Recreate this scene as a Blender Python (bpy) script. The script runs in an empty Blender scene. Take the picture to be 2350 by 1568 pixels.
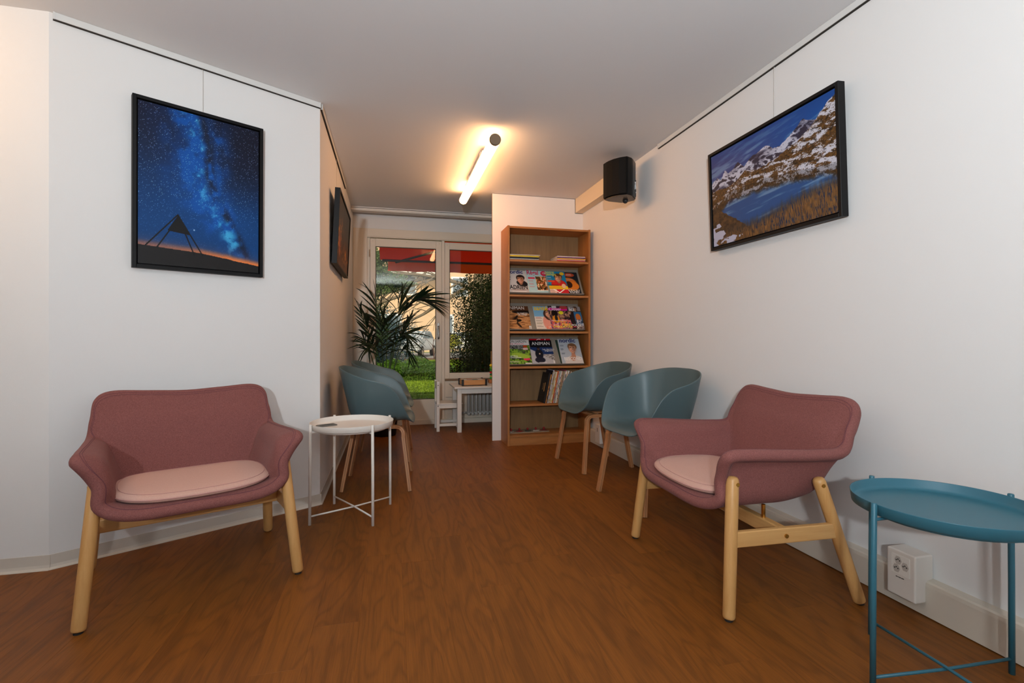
import bpy, bmesh, math, random
import numpy as np
from mathutils import Vector, Matrix
random.seed(7); np.random.seed(7)
R = math.radians
SC = bpy.context.scene
COL = SC.collection
# ---------------------------------------------------------------- camera
TH = math.atan(278/1134)
cam = bpy.data.objects.new('camera', bpy.data.cameras.new('camera')); COL.objects.link(cam)
cam.location = (0, 0, .99); cam.rotation_euler = (R(90), 0, -TH)
cam.data.sensor_width = 36; cam.data.lens = 36*1134/2350
cam.data.shift_y = -(784-776)/2350; cam.data.clip_start = .02
SC.camera = cam
# ---------------------------------------------------------------- world, sun, big lights, exposure
SC.view_settings.view_transform = 'Standard'; SC.view_settings.look = 'None'
SC.view_settings.gamma = 1; SC.view_settings.use_curve_mapping = False
SC.view_settings.exposure = 0
W = bpy.data.worlds.new('world'); SC.world = W; W.use_nodes = True
wn = W.node_tree; bg = wn.nodes['Background']
sky = wn.nodes.new('ShaderNodeTexSky'); sky.sky_type = 'NISHITA'; sky.sun_disc = False
sky.sun_elevation = R(30); sky.sun_rotation = R(190); sky.air_density = 1.3; sky.dust_density = 3
wn.links.new(sky.outputs[0], bg.inputs[0]); bg.inputs[1].default_value = .16
def light(name, kind, loc, energy, color, target=None, **kw):
    l = bpy.data.lights.new(name, kind); l.energy = energy; l.color = color
    for k, v in kw.items(): setattr(l, k, v)
    o = bpy.data.objects.new(name, l); COL.objects.link(o); o.location = loc
    if target is not None: o.rotation_euler = (Vector(target)-Vector(loc)).to_track_quat('-Z', 'Y').to_euler()
    return o
light('sun', 'SUN', (-8, -12, 14), 3.0, (1, .87, .70), target=(0, 8, 0), angle=R(1))
# daylight of the windows behind the photographer, an unseen flash there tilted up at the ceiling, and a warm lamp in the hall to the left
light('flash_light', 'AREA', (-.5, -1.15, 1.38), 108, (.88, .95, 1.0), target=(.45, .8, 3.45), shape='DISK', size=.14, spread=R(150))
light('window_daylight', 'AREA', (-1.7, -2.2, 1.75), 13, (.12, .70, 1.0), target=(1.88, .6, 2.3), shape='RECTANGLE', size=1.6, size_y=1.1)
light('hall_lamp_light', 'POINT', (-2.05, 1.95, 2.12), 11, (1.0, .58, .26), shadow_soft_size=.12)

# ---------------------------------------------------------------- helpers
def lin(c):
    c = np.asarray(c, float)
    return np.where(c <= .04045, c/12.92, ((c+.055)/1.055)**2.4)
def srgb(r, g, b): return tuple(lin([r/255, g/255, b/255]))+(1,)
MATS = {}
def mat(name, col, rough=.5, metal=0, bump=0, bscale=200, var=0, vscale=8, emit=None, estr=0, coat=0, spec=.5):
    if name in MATS: return MATS[name]
    m = bpy.data.materials.new(name); m.use_nodes = True; nt = m.node_tree; b = nt.nodes['Principled BSDF']
    c = srgb(*col); b.inputs['Roughness'].default_value = rough; b.inputs['Metallic'].default_value = metal
    b.inputs['Specular IOR Level'].default_value = spec; b.inputs['Coat Weight'].default_value = coat
    b.inputs['Base Color'].default_value = c
    tc = nt.nodes.new('ShaderNodeTexCoord')
    if var:
        n = nt.nodes.new('ShaderNodeTexNoise'); n.inputs['Scale'].default_value = vscale; n.inputs['Detail'].default_value = 5
        nt.links.new(tc.outputs['Object'], n.inputs['Vector'])
        mx = nt.nodes.new('ShaderNodeMix'); mx.data_type = 'RGBA'
        mx.inputs[6].default_value = tuple(x*(1-var) for x in c[:3])+(1,); mx.inputs[7].default_value = tuple(min(1, x*(1+var)) for x in c[:3])+(1,)
        nt.links.new(n.outputs[0], mx.inputs[0]); nt.links.new(mx.outputs[2], b.inputs['Base Color'])
    if bump:
        n2 = nt.nodes.new('ShaderNodeTexNoise'); n2.inputs['Scale'].default_value = bscale; n2.inputs['Detail'].default_value = 3
        nt.links.new(tc.outputs['Object'], n2.inputs['Vector'])
        bp = nt.nodes.new('ShaderNodeBump'); bp.inputs['Strength'].default_value = bump; bp.inputs['Distance'].default_value = .002
        nt.links.new(n2.outputs[0], bp.inputs['Height']); nt.links.new(bp.outputs[0], b.inputs['Normal'])
    if emit:
        b.inputs['Emission Color'].default_value = srgb(*emit); b.inputs['Emission Strength'].default_value = estr
    MATS[name] = m; return m
def wood(name, dark, light_, axis=2, scale=1., rough=.5, rnd=False, figure=.5, pores=True, coat=0, bump=.15):
    """procedural timber, grain along the object's own axis (0,1,2)"""
    if name in MATS: return MATS[name]
    m = bpy.data.materials.new(name); m.use_nodes = True; nt = m.node_tree; b = nt.nodes['Principled BSDF']; L = nt.links.new
    b.inputs['Roughness'].default_value = rough; b.inputs['Coat Weight'].default_value = coat; b.inputs['Specular IOR Level'].default_value = .3 if rnd else .5
    tc = nt.nodes.new('ShaderNodeTexCoord'); vec = tc.outputs['Object']
    if rnd:
        oi = nt.nodes.new('ShaderNodeObjectInfo'); mm = nt.nodes.new('ShaderNodeMath'); mm.operation = 'MULTIPLY'; mm.inputs[1].default_value = 57
        L(oi.outputs['Random'], mm.inputs[0]); ad = nt.nodes.new('ShaderNodeVectorMath'); ad.operation = 'ADD'
        L(vec, ad.inputs[0]); L(mm.outputs[0], ad.inputs[1]); vec = ad.outputs[0]
    def noise(sc, st, det=4, dist=0, rg=.5):
        mp = nt.nodes.new('ShaderNodeMapping'); s = [sc]*3; s[axis] = st; mp.inputs['Scale'].default_value = s
        L(vec, mp.inputs[0]); n = nt.nodes.new('ShaderNodeTexNoise'); n.inputs['Scale'].default_value = 1
        n.inputs['Detail'].default_value = det; n.inputs['Distortion'].default_value = dist; n.inputs['Roughness'].default_value = rg
        L(mp.outputs[0], n.inputs['Vector']); return n.outputs[0]
    def mth(op, a, v=None, c=None):
        k = nt.nodes.new('ShaderNodeMath'); k.operation = op; L(a, k.inputs[0])
        if v is not None:
            if isinstance(v, (int, float)): k.inputs[1].default_value = v
            else: L(v, k.inputs[1])
        if c is not None: k.inputs[2].default_value = c
        return k.outputs[0]
    f = noise(5*scale, .8*scale, 2, .3)
    rings = mth('SINE', mth('MULTIPLY', f, 70)); rings = mth('MULTIPLY_ADD', rings, .5, .5)
    fine = noise((300 if rnd else 170)*scale, 7*scale, 4, 0, .65); soft = noise(16*scale, .9*scale, 3)
    if rnd: rings = mth('POWER', rings, 3.0)
    v = mth('ADD', mth('MULTIPLY', rings, .30*figure), mth('MULTIPLY', fine, .55))
    v = mth('ADD', v, mth('MULTIPLY', soft, .38 if rnd else .65)); v = mth('ADD', v, .14 if rnd else 0.); v = mth('MULTIPLY_ADD', v, 1.1, -.35)
    if rnd: v = mth('ADD', v, mth('MULTIPLY_ADD', oi.outputs['Random'], .11, -.055))
    cr = nt.nodes.new('ShaderNodeValToRGB'); cr.color_ramp.elements[0].color = srgb(*dark); cr.color_ramp.elements[1].color = srgb(*light_)
    cr.color_ramp.elements[0].position = .1; cr.color_ramp.elements[1].position = .85
    L(v, cr.inputs[0]); L(cr.outputs[0], b.inputs['Base Color'])
    bp = nt.nodes.new('ShaderNodeBump'); bp.inputs['Strength'].default_value = bump; bp.inputs['Distance'].default_value = .001
    L(fine, bp.inputs['Height']); L(bp.outputs[0], b.inputs['Normal'])
    MATS[name] = m; return m
def fabric(name, a, b_, rough=.95, s=1700):
    if name in MATS: return MATS[name]
    m = bpy.data.materials.new(name); m.use_nodes = True; nt = m.node_tree; b = nt.nodes['Principled BSDF']; L = nt.links.new
    b.inputs['Roughness'].default_value = rough; b.inputs['Specular IOR Level'].default_value = .15
    b.inputs['Sheen Weight'].default_value = .06; b.inputs['Sheen Roughness'].default_value = .4
    tc = nt.nodes.new('ShaderNodeTexCoord'); outs = []
    for sc in ((s, s*.35, s), (s*.35, s, s*.35), (s*.22,)*3):
        mp = nt.nodes.new('ShaderNodeMapping'); mp.inputs['Scale'].default_value = sc
        n = nt.nodes.new('ShaderNodeTexNoise'); n.inputs['Scale'].default_value = 1; n.inputs['Detail'].default_value = 2
        L(tc.outputs['Object'], mp.inputs[0]); L(mp.outputs[0], n.inputs['Vector']); outs.append(n.outputs[0])
    a1 = nt.nodes.new('ShaderNodeMath'); a1.operation = 'ADD'; L(outs[0], a1.inputs[0]); L(outs[1], a1.inputs[1])
    a2 = nt.nodes.new('ShaderNodeMath'); a2.operation = 'ADD'; L(a1.outputs[0], a2.inputs[0]); L(outs[2], a2.inputs[1])
    cr = nt.nodes.new('ShaderNodeValToRGB'); cr.color_ramp.elements[0].color = srgb(*a); cr.color_ramp.elements[1].color = srgb(*b_)
    cr.color_ramp.elements[0].position = .36; cr.color_ramp.elements[1].position = .64
    dv = nt.nodes.new('ShaderNodeMath'); dv.operation = 'MULTIPLY'; dv.inputs[1].default_value = 1/3; L(a2.outputs[0], dv.inputs[0])
    L(dv.outputs[0], cr.inputs[0]); L(cr.outputs[0], b.inputs['Base Color'])
    bp = nt.nodes.new('ShaderNodeBump'); bp.inputs['Strength'].default_value = .35; bp.inputs['Distance'].default_value = .0015
    L(a2.outputs[0], bp.inputs['Height']); L(bp.outputs[0], b.inputs['Normal'])
    MATS[name] = m; return m
def paintmat(name='printed_colours', rough=.5, bumpy=0):
    if name in MATS: return MATS[name]
    m = bpy.data.materials.new(name); m.use_nodes = True; nt = m.node_tree; b = nt.nodes['Principled BSDF']
    at = nt.nodes.new('ShaderNodeAttribute'); at.attribute_name = 'Col'; nt.links.new(at.outputs['Color'], b.inputs['Base Color'])
    b.inputs['Roughness'].default_value = rough; b.inputs['Specular IOR Level'].default_value = .25; MATS[name] = m; return m

def obj(name, me, m=None, parent=None, smooth=False):
    if isinstance(me, bmesh.types.BMesh):
        d = bpy.data.meshes.new(name); me.to_mesh(d); me.free(); me = d
    if m is not None:
        for k in (m if isinstance(m, (list, tuple)) else [m]): me.materials.append(k)
    if smooth: me.shade_smooth()
    o = bpy.data.objects.new(name, me); COL.objects.link(o)
    if parent is not None: o.parent = parent
    return o
def tag(o, label=None, cat=None, group=None, kind=None):
    if label: o['label'] = label
    if cat: o['category'] = cat
    if group: o['group'] = group
    if kind: o['kind'] = kind
    return o
def thing(name, label, cat, loc=(0, 0, 0), rz=0, group=None):
    o = bpy.data.objects.new(name, None); COL.objects.link(o); o.location = loc; o.rotation_euler = (0, 0, rz); o.empty_display_size = .1
    return tag(o, label, cat, group)
def dup(root, loc=None, rz=None, label=None):
    c = root.copy(); COL.objects.link(c)
    if loc is not None: c.location = loc
    if rz is not None: c.rotation_euler = (0, 0, rz)
    if label: c['label'] = label
    for ch in root.children:
        d = ch.copy(); COL.objects.link(d); d.parent = c
        for g in ch.children:
            e = g.copy(); COL.objects.link(e); e.parent = d
    return c
def struct(name, me, m, label=None, parent=None, smooth=False):
    o = obj(name, me, m, parent, smooth)
    if parent is None: o['kind'] = 'structure'; o['label'] = label
    return o
BM = bmesh.new
def box(bm, x0, x1, y0, y1, z0, z1, bev=0, seg=2, mx=None, mi=0):
    n0 = len(bm.faces)
    M = Matrix.Translation(((x0+x1)/2, (y0+y1)/2, (z0+z1)/2)) @ Matrix.Diagonal((x1-x0, y1-y0, z1-z0, 1))
    if mx is not None: M = mx @ M
    r = bmesh.ops.create_cube(bm, size=1, matrix=M)
    if bev:
        es = {e for v in r['verts'] for e in v.link_edges}
        bmesh.ops.bevel(bm, geom=list(es), offset=bev, segments=seg, affect='EDGES', profile=.5)
    if mi:
        bm.faces.ensure_lookup_table()
        for f in bm.faces[n0:]: f.material_index = mi
    return bm
def sweep(bm, pts, rad, n=10, caps=True, up=None, round_end=False):
    """tube (rad number or list) or rectangle (rad=(w,h) with up) along pts"""
    pts = [Vector(p) for p in pts]; rings = []; k = len(pts)
    rect = up is not None
    if round_end:   # rounded ends for round legs
        def cap(p, q, r):
            d = (p-q).normalized(); return [(p-d*r*(1-math.cos(a)) , r*max(.05, math.sin(a))) for a in (R(12), R(35), R(60))]
        rr = rad if isinstance(rad, list) else [rad]*k
        re = rr[0]*.5; a = (pts[1]-pts[0]).normalized(); b = (pts[-2]-pts[-1]).normalized()
        np_, nr = [], []
        for t, s in ((0, .62), (.12, .80), (.4, .95), (1, 1)): np_.append(pts[0]+a*re*t); nr.append(rr[0]*s)
        for p, r_ in zip(pts[1:-1], rr[1:-1]): np_.append(p); nr.append(r_)
        re = rr[-1]*.8
        for t, s in ((1, 1), (.55, .92), (.2, .72), (.04, .42), (0, .15)): np_.append(pts[-1]+b*re*t); nr.append(rr[-1]*s)
        pts, rad, k = np_, nr, len(np_)
    pn = None
    for i, p in enumerate(pts):
        t = (pts[min(i+1, k-1)]-pts[max(i-1, 0)]).normalized()
        if rect:
            u = Vector(up); u = (u-t*u.dot(t)).normalized(); v = t.cross(u); w, h = rad
            ring = [p+u*a*w/2+v*b*h/2 for a, b in ((-1, -1), (1, -1), (1, 1), (-1, 1))]
        else:
            if pn is None: u = t.orthogonal().normalized()
            else: u = (pn-t*pn.dot(t)).normalized()
            pn = u; v = t.cross(u); r = rad[i] if isinstance(rad, list) else rad
            ring = [p+(u*math.cos(a)+v*math.sin(a))*r for a in [2*math.pi*j/n for j in range(n)]]
        rings.append([bm.verts.new(q) for q in ring])
    for a, b in zip(rings[:-1], rings[1:]):
        m = len(a)
        for j in range(m): bm.faces.new((a[j], a[(j+1) % m], b[(j+1) % m], b[j]))
    if caps: bm.faces.new(rings[0][::-1]); bm.faces.new(rings[-1])
    bmesh.ops.recalc_face_normals(bm, faces=bm.faces)
    return bm
def lathe(bm, prof, n=40, c=(0, 0, 0)):
    rings = []
    for r, z in prof:
        if r < 1e-6: rings.append([bm.verts.new((c[0], c[1], c[2]+z))])
        else: rings.append([bm.verts.new((c[0]+r*math.cos(2*math.pi*j/n), c[1]+r*math.sin(2*math.pi*j/n), c[2]+z)) for j in range(n)])
    for a, b in zip(rings[:-1], rings[1:]):
        for j in range(n):
            k = (j+1) % n
            if len(a) == 1 and len(b) == 1: continue
            if len(a) == 1: bm.faces.new((a[0], b[j], b[k]))
            elif len(b) == 1: bm.faces.new((a[j], a[k], b[0]))
            else: bm.faces.new((a[j], a[k], b[k], b[j]))
    bmesh.ops.recalc_face_normals(bm, faces=bm.faces)
    return bm
def prism(bm, poly, z0, z1, mx=None):
    a = [bm.verts.new((x, y, z0)) for x, y in poly]; b = [bm.verts.new((x, y, z1)) for x, y in poly]; n = len(poly)
    bm.faces.new(a[::-1]); bm.faces.new(b)
    for i in range(n): bm.faces.new((a[i], a[(i+1) % n], b[(i+1) % n], b[i]))
    if mx is not None: bmesh.ops.transform(bm, matrix=mx, verts=a+b)
    bmesh.ops.recalc_face_normals(bm, faces=bm.faces)
    return bm
def sphere(bm, c, r, seg=12, sc=(1, 1, 1)):
    bmesh.ops.create_uvsphere(bm, u_segments=seg, v_segments=max(6, seg//2+2), radius=r, matrix=Matrix.Translation(c) @ Matrix.Diagonal(tuple(sc)+(1,))); return bm
def grid_mesh(name, P, cols=None, closed_u=False):
    """P: (nv, nu, 3) points"""
    nv, nu, _ = P.shape; me = bpy.data.meshes.new(name)
    idx = np.arange(nv*nu).reshape(nv, nu)
    if closed_u: nxt = np.roll(idx, -1, axis=1)
    else: nxt = idx[:, 1:]; idx = idx[:, :-1]
    F = np.stack([idx[:-1], nxt[:-1], nxt[1:], idx[1:]], -1).reshape(-1, 4)
    me.vertices.add(nv*nu); me.vertices.foreach_set('co', P.reshape(-1))
    me.loops.add(F.size); me.loops.foreach_set('vertex_index', F.reshape(-1).astype(np.int32))
    me.polygons.add(len(F)); me.polygons.foreach_set('loop_start', np.arange(0, F.size, 4, dtype=np.int32))
    me.update(calc_edges=True); me.validate()
    if cols is not None:
        ca = me.color_attributes.new('Col', 'FLOAT_COLOR', 'POINT')
        c4 = np.ones((nv*nu, 4)); c4[:, :3] = lin(np.clip(cols.reshape(-1, 3), 0, 1)); ca.data.foreach_set('color', c4.reshape(-1))
    return me
def quads_mesh(name, Q):
    """Q: (n,4,3)"""
    n = len(Q); me = bpy.data.meshes.new(name); me.vertices.add(n*4); me.vertices.foreach_set('co', Q.reshape(-1))
    me.loops.add(n*4); me.loops.foreach_set('vertex_index', np.arange(n*4, dtype=np.int32))
    me.polygons.add(n); me.polygons.foreach_set('loop_start', np.arange(0, n*4, 4, dtype=np.int32)); me.update(calc_edges=True); return me
def text_mesh(s, size, sx=1., shear=0, bold=0, extrude=.0002, align='LEFT'):
    cu = bpy.data.curves.new('txt', 'FONT'); cu.body = s; cu.size = size; cu.extrude = extrude; cu.shear = shear; cu.offset = bold; cu.align_x = align
    cu.resolution_u = 3
    o = bpy.data.objects.new('txt', cu); me = bpy.data.meshes.new_from_object(o); bpy.data.objects.remove(o)
    me.transform(Matrix.Diagonal((sx, 1, 1, 1))); me.materials.clear(); return me
def vnoise(x, y, seed=0):
    xi = np.floor(x).astype(int); yi = np.floor(y).astype(int); xf = x-xi; yf = y-yi
    def h(a, b):
        n = (a*374761393+b*668265263+seed*1442695041) & 0x7fffffff; n = ((n ^ (n >> 13))*1274126177) & 0x7fffffff
        return ((n ^ (n >> 16)) & 0xffff)/65535.
    u = xf*xf*(3-2*xf); v = yf*yf*(3-2*yf)
    return (h(xi, yi)*(1-u)+h(xi+1, yi)*u)*(1-v)+(h(xi, yi+1)*(1-u)+h(xi+1, yi+1)*u)*v
def fbm(x, y, o=5, seed=0, g=.5):
    s = 0; a = 1; t = 0
    for i in range(o): s = s+a*vnoise(x, y, seed+i*17); t += a; a *= g; x = x*2.03+5.1; y = y*2.01+3.7
    return s/t
def mix(a, b, t): t = np.clip(t, 0, 1)[..., None]; return np.asarray(a)*(1-t)+np.asarray(b)*t
def rgb(r, g, b): return np.array([r, g, b])/255.
def sstep(a, b, x): t = np.clip((x-a)/(b-a), 0, 1); return t*t*(3-2*t)

# ---------------------------------------------------------------- materials
M_wall = mat('wall_paint', (225, 222, 219), .85, bump=.08, bscale=260)
M_ceil = mat('ceiling_paint', (222, 221, 221), .9, bump=.12, bscale=300)
M_part = mat('partition_laminate', (232, 226, 220), .55)
M_trim = mat('white_trim', (222, 216, 208), .45)
M_frame = mat('window_frame_paint', (222, 208, 188), .4)
M_gap = mat('dark_gap', (40, 32, 24), .8)
M_base = mat('vinyl_skirting', (205, 195, 182), .5)
M_beam = mat('beam_laminate', (232, 212, 180), .6)
M_oakleg = wood('beech_leg', (190, 138, 78), (218, 170, 110), 2, .8, .42, figure=.3)
M_rail = wood('beech_rail', (190, 138, 78), (218, 170, 110), 1, .8, .42, figure=.3)
M_bar = wood('beech_bar', (190, 138, 78), (218, 170, 110), 0, .8, .42, figure=.3)
M_shelfv = wood('oak_veneer_upright', (148, 88, 36), (200, 134, 70), 2, 1, .5, figure=.3)
M_shelfh = wood('oak_veneer_shelf', (148, 88, 36), (200, 134, 70), 0, 1, .5, figure=.3)
M_back = wood('oak_veneer_back', (118, 86, 50), (156, 118, 74), 2, 1, .6, figure=.25)
M_ply = wood('oak_plywood', (168, 112, 70), (206, 150, 102), 2, 1.2, .5, figure=.2)
M_glue = mat('plywood_glue_line', (112, 70, 42), .6)
M_plank = wood('oak_vinyl', (106, 60, 18), (166, 98, 32), 1, 1.3, .5, rnd=True, figure=-.42, bump=.3)
M_pink = fabric('rose_fabric', (106, 58, 58), (154, 100, 92))
M_seam = mat('rose_seam', (104, 56, 64), .9)
M_cush = fabric('pale_rose_fabric', (196, 150, 134), (220, 178, 162), s=2600)
M_cushpipe = mat('pale_rose_piping', (190, 140, 132), .9)
M_teal = mat('teal_plastic', (80, 99, 102), .36, bump=.03, bscale=900)
M_brass = mat('brass', (200, 150, 70), .25, 1)
M_rubber = mat('black_rubber', (22, 20, 20), .7)
M_white = mat('white_powder_coat', (228, 220, 210), .45)
M_blue = mat('blue_powder_coat', (46, 100, 116), .42)
M_black = mat('black_frame', (10, 10, 12), .5, spec=.25)
M_spk = mat('black_gloss_plastic', (6, 6, 6), .3, spec=.25)
M_dark = mat('dark_plastic', (24, 24, 26), .45)
M_metal = mat('brushed_steel', (170, 165, 158), .3, 1)
M_rad = mat('radiator_enamel', (196, 192, 186), .4)
M_print = paintmat(rough=.45); M_canvas = paintmat('canvas_print', .5)
M_grey = mat('grey_display_metal', (138, 130, 118), .5)
M_paper = mat('page_edges', (225, 215, 200), .8, var=.15, vscale=300)
def flat(r, g, b, rough=.5): return mat('flat_%d_%d_%d' % (r, g, b), (r, g, b), rough)

# ---------------------------------------------------------------- room shell
HC = 2.387; XW = 1.88; XL = -.41; YB = 5.76; WX0, WY0 = -.41, 3.13; WX1, WY1 = -1.421, 2.525
XF = -3.2; YR = -2.6
fl = struct('floor', box(BM(), XF, XW+.12, YR, 5.95, -.08, -.006), M_gap, 'brown oak plank floor of the waiting room')
pm = {}
rowi = 0; x = XL-.152*18
while x < XW:
    x1 = min(x+.152, XW)
    if x >= XL-.01: ymax = YB+.02
    else:
        xr = min(x1, XL); t = (xr-WX0)/(WX1-WX0); ymax = min(WY0+(WY1-WY0)*t if t < 1 else WY1, WY0)+.03
    y = YR-random.random()*1.2 if x > -1.6 else YR-random.random()*1.2
    while y < ymax:
        y1 = y+1.22; a = max(y, YR); b = min(y1, ymax)
        if b-a > .02:
            key = (round(x1-x, 3), round(b-a, 3))
            if key not in pm:
                d = bpy.data.meshes.new('plank'); q = box(BM(), .0001, x1-x-.0001, .0001, b-a-.0001, -.005, 0, .0003, 1); q.to_mesh(d); q.free(); d.materials.append(M_plank); pm[key] = d
            o = bpy.data.objects.new('plank', pm[key]); COL.objects.link(o); o.location = (x, a, 0); o.parent = fl
        y = y1
    x = x1
struct('ceiling', box(BM(), XF, XW+.12, YR, 5.95, HC, HC+.12), M_ceil, 'plain white ceiling above the whole room')
struct('wall_right', box(BM(), XW, XW+.12, YR, 5.95, -.08, HC), M_wall, 'long white wall on the right behind the chairs')
struct('wall_rear', box(BM(), XF, XW+.12, YR-.12, YR, -.08, HC), M_wall, 'wall behind the photographer')
struct('wall_far_left', box(BM(), XF-.12, XF, YR, 3.3, -.08, HC), M_wall, 'wall of the hall to the left')
poly = [(XF, WY1-.012), (WX1-.004, WY1-.0), (WX0, WY0), (XL, 5.95), (XL-.14, 5.95), (XL-.14, 3.3), (XF, 3.3)]
def wall_piece(name, poly, label): return struct(name, prism(BM(), poly, -.08, HC), M_wall, label)
wall_piece('wall_left', [(XF, WY1), (WX1, WY1), (WX1, WY1+.12), (XF, WY1+.12)], 'left stretch of white wall lit warm by the hall lamp')
wall_piece('wall_slanted', [(WX1, WY1), (WX0, WY0), (WX0-.14, WY0+.07), (WX1, WY1+.12)], 'slanted white wall carrying the starry sky picture')
wall_piece('wall_corridor', [(XL, WY0), (XL, 5.95), (XL-.14, 5.95), (XL-.14, WY0+.07)], 'narrow white wall left of the window nook')
# back wall around the window opening
bm = BM(); box(bm, XL, 1.88, YB, 5.95, 2.20, HC); box(bm, XL, -.30, YB, 5.95, -.08, 2.20); box(bm, 1.80, 1.88, YB, 5.95, -.08, 2.20)
box(bm, .60, 1.80, YB+.03, 5.95, -.08, .49)
struct('wall_back', bm, M_wall, 'back wall around the garden door and window')
# partition beside the bookcase, notched round the beam
bm = prism(BM(), [(.95, 0), (1.88, 0), (1.88, 2.24), (1.795, 2.24), (1.795, HC-.004), (.95, HC-.004)], 0, .022, Matrix(((1, 0, 0, 0), (0, 0, 1, 4.67), (0, 1, 0, 0), (0, 0, 0, 1))))
p = struct('wall_partition', bm, M_part, 'thin white partition panel behind the oak bookcase')
obj('edge_band', box(BM(), .9485, .95, 4.672, 4.690, 0, HC-.004), mat('partition_edge', (150, 120, 92), .6), p)
struct('trim_1', box(BM(), 1.80, XW, 3.93, 4.67, 2.246, HC, .001, 1), M_beam, 'cream boxed beam in the ceiling corner behind the speaker')
# picture rails
def rail(name, p0, p1, nrm, label):
    p0 = Vector(p0); p1 = Vector(p1); n = Vector(nrm).normalized(); d = (p1-p0); L = d.length; d.normalize()
    M = Matrix(((d.x, n.x, 0, p0.x), (d.y, n.y, 0, p0.y), (0, 0, 1, HC), (0, 0, 0, 1)))
    b = box(BM(), 0, L, 0, .013, -.030, 0, .0015, 1, mx=M); box(b, 0, .006, 0, .0145, -.031, 0, mx=M); box(b, L-.006, L, 0, .0145, -.031, 0, mx=M)
    bmesh.ops.recalc_face_normals(b, faces=b.faces)
    o = struct(name, b, mat('rail_aluminium', (214, 212, 208), .4), label)
    g = box(BM(), 0, L, 0, .010, -.0335, -.030, mx=M); bmesh.ops.recalc_face_normals(g, faces=g.faces); obj('hanging_slot', g, M_gap, o)
D0 = (WX1-WX0, WY1-WY0); nS = (.5135, -.8581)
rail('trim_2', (WX1+.012, WY1+.004, 0), (WX0, WY0, 0), (*nS, 0), 'white picture rail at the top of the slanted wall')
rail('trim_3', (XL, WY0+.01, 0), (XL, 4.75, 0), (1, 0, 0), 'white picture rail at the top of the corridor wall')
rail('trim_4', (XW, 3.21, 0), (XW, -1.5, 0), (-1, 0, 0), 'white picture rail at the top of the right wall')
# curtain rail at the ceiling in front of the window
bm = box(BM(), XL+.001, 1.85, 5.47, 5.56, 2.345, HC, .002, 1); box(bm, XL+.001, 1.85, 5.462, 5.47, 2.352, 2.37, .002, 1)
o = struct('trim_5', bm, M_trim, 'white double curtain rail under the ceiling at the window')
obj('track_groove', box(BM(), XL+.002, 1.848, 5.4605, 5.4625, 2.370, 2.374), M_gap, o)
# vinyl skirtings (cove foot)
def skirt(name, p0, p1, nrm, label, h=.062, m=None):
    p0 = Vector(p0+(0,)); p1 = Vector(p1+(0,)); n = Vector(nrm+(0,)).normalized()
    prof = [(0, h), (.003, h), (.0035, .020), (.006, .009), (.014, .003), (.015, 0), (0, 0)]
    bm = BM(); a = [bm.verts.new(p0+n*q+Vector((0, 0, z))) for q, z in prof]; b = [bm.verts.new(p1+n*q+Vector((0, 0, z))) for q, z in prof]
    bm.faces.new(a); bm.faces.new(b[::-1])
    for i in range(len(prof)): j = (i+1) % len(prof); bm.faces.new((a[i], a[j], b[j], b[i]))
    bmesh.ops.recalc_face_normals(bm, faces=bm.faces); return struct(name, bm, m or M_base, label)
skirt('baseboard_left', (XF, WY1), (WX1+.006, WY1), (0, -1), 'low vinyl skirting along the left wall')
skirt('baseboard_slanted', (WX1, WY1), (WX0+.006, WY0+.0035), nS, 'low vinyl skirting along the slanted wall')
skirt('baseboard_corridor', (XL, WY0-.004), (XL, 5.74), (1, 0), 'low vinyl skirting along the corridor wall')
# cable trunking along the right wall
bm = BM(); prof = [(XW, .131), (XW-.03, .127), (XW-.036, .122), (XW-.038, .11), (XW-.038, .004), (XW, .004)]
a = [bm.verts.new((x, YR+.01, z)) for x, z in prof]; b = [bm.verts.new((x, 4.665, z)) for x, z in prof]
bm.faces.new(a); bm.faces.new(b[::-1])
for i in range(6): j = (i+1) % 6; bm.faces.new((a[i], a[j], b[j], b[i]))
bmesh.ops.recalc_face_normals(bm, faces=bm.faces)
struct('baseboard_right', bm, mat('trunking_plastic', (208, 196, 180), .45), 'tall white cable trunking along the foot of the right wall')

# ---------------------------------------------------------------- garden door and window
def glassmat():
    m = bpy.data.materials.new('window_glass'); m.use_nodes = True; nt = m.node_tree; nt.nodes.clear(); L = nt.links.new
    o = nt.nodes.new('ShaderNodeOutputMaterial'); t = nt.nodes.new('ShaderNodeBsdfTransparent'); g = nt.nodes.new('ShaderNodeBsdfGlossy')
    t.inputs[0].default_value = (.93, .95, .93, 1); g.inputs['Roughness'].default_value = .01
    f = nt.nodes.new('ShaderNodeFresnel'); f.inputs[0].default_value = 1.5; mx = nt.nodes.new('ShaderNodeMixShader')
    k = nt.nodes.new('ShaderNodeMath'); k.operation = 'MULTIPLY'; k.inputs[1].default_value = 1.0
    L(f.outputs[0], k.inputs[0]); L(k.outputs[0], mx.inputs[0]); L(t.outputs[0], mx.inputs[1]); L(g.outputs[0], mx.inputs[2]); L(mx.outputs[0], o.inputs[0]); return m
M_glass = glassmat()
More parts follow.
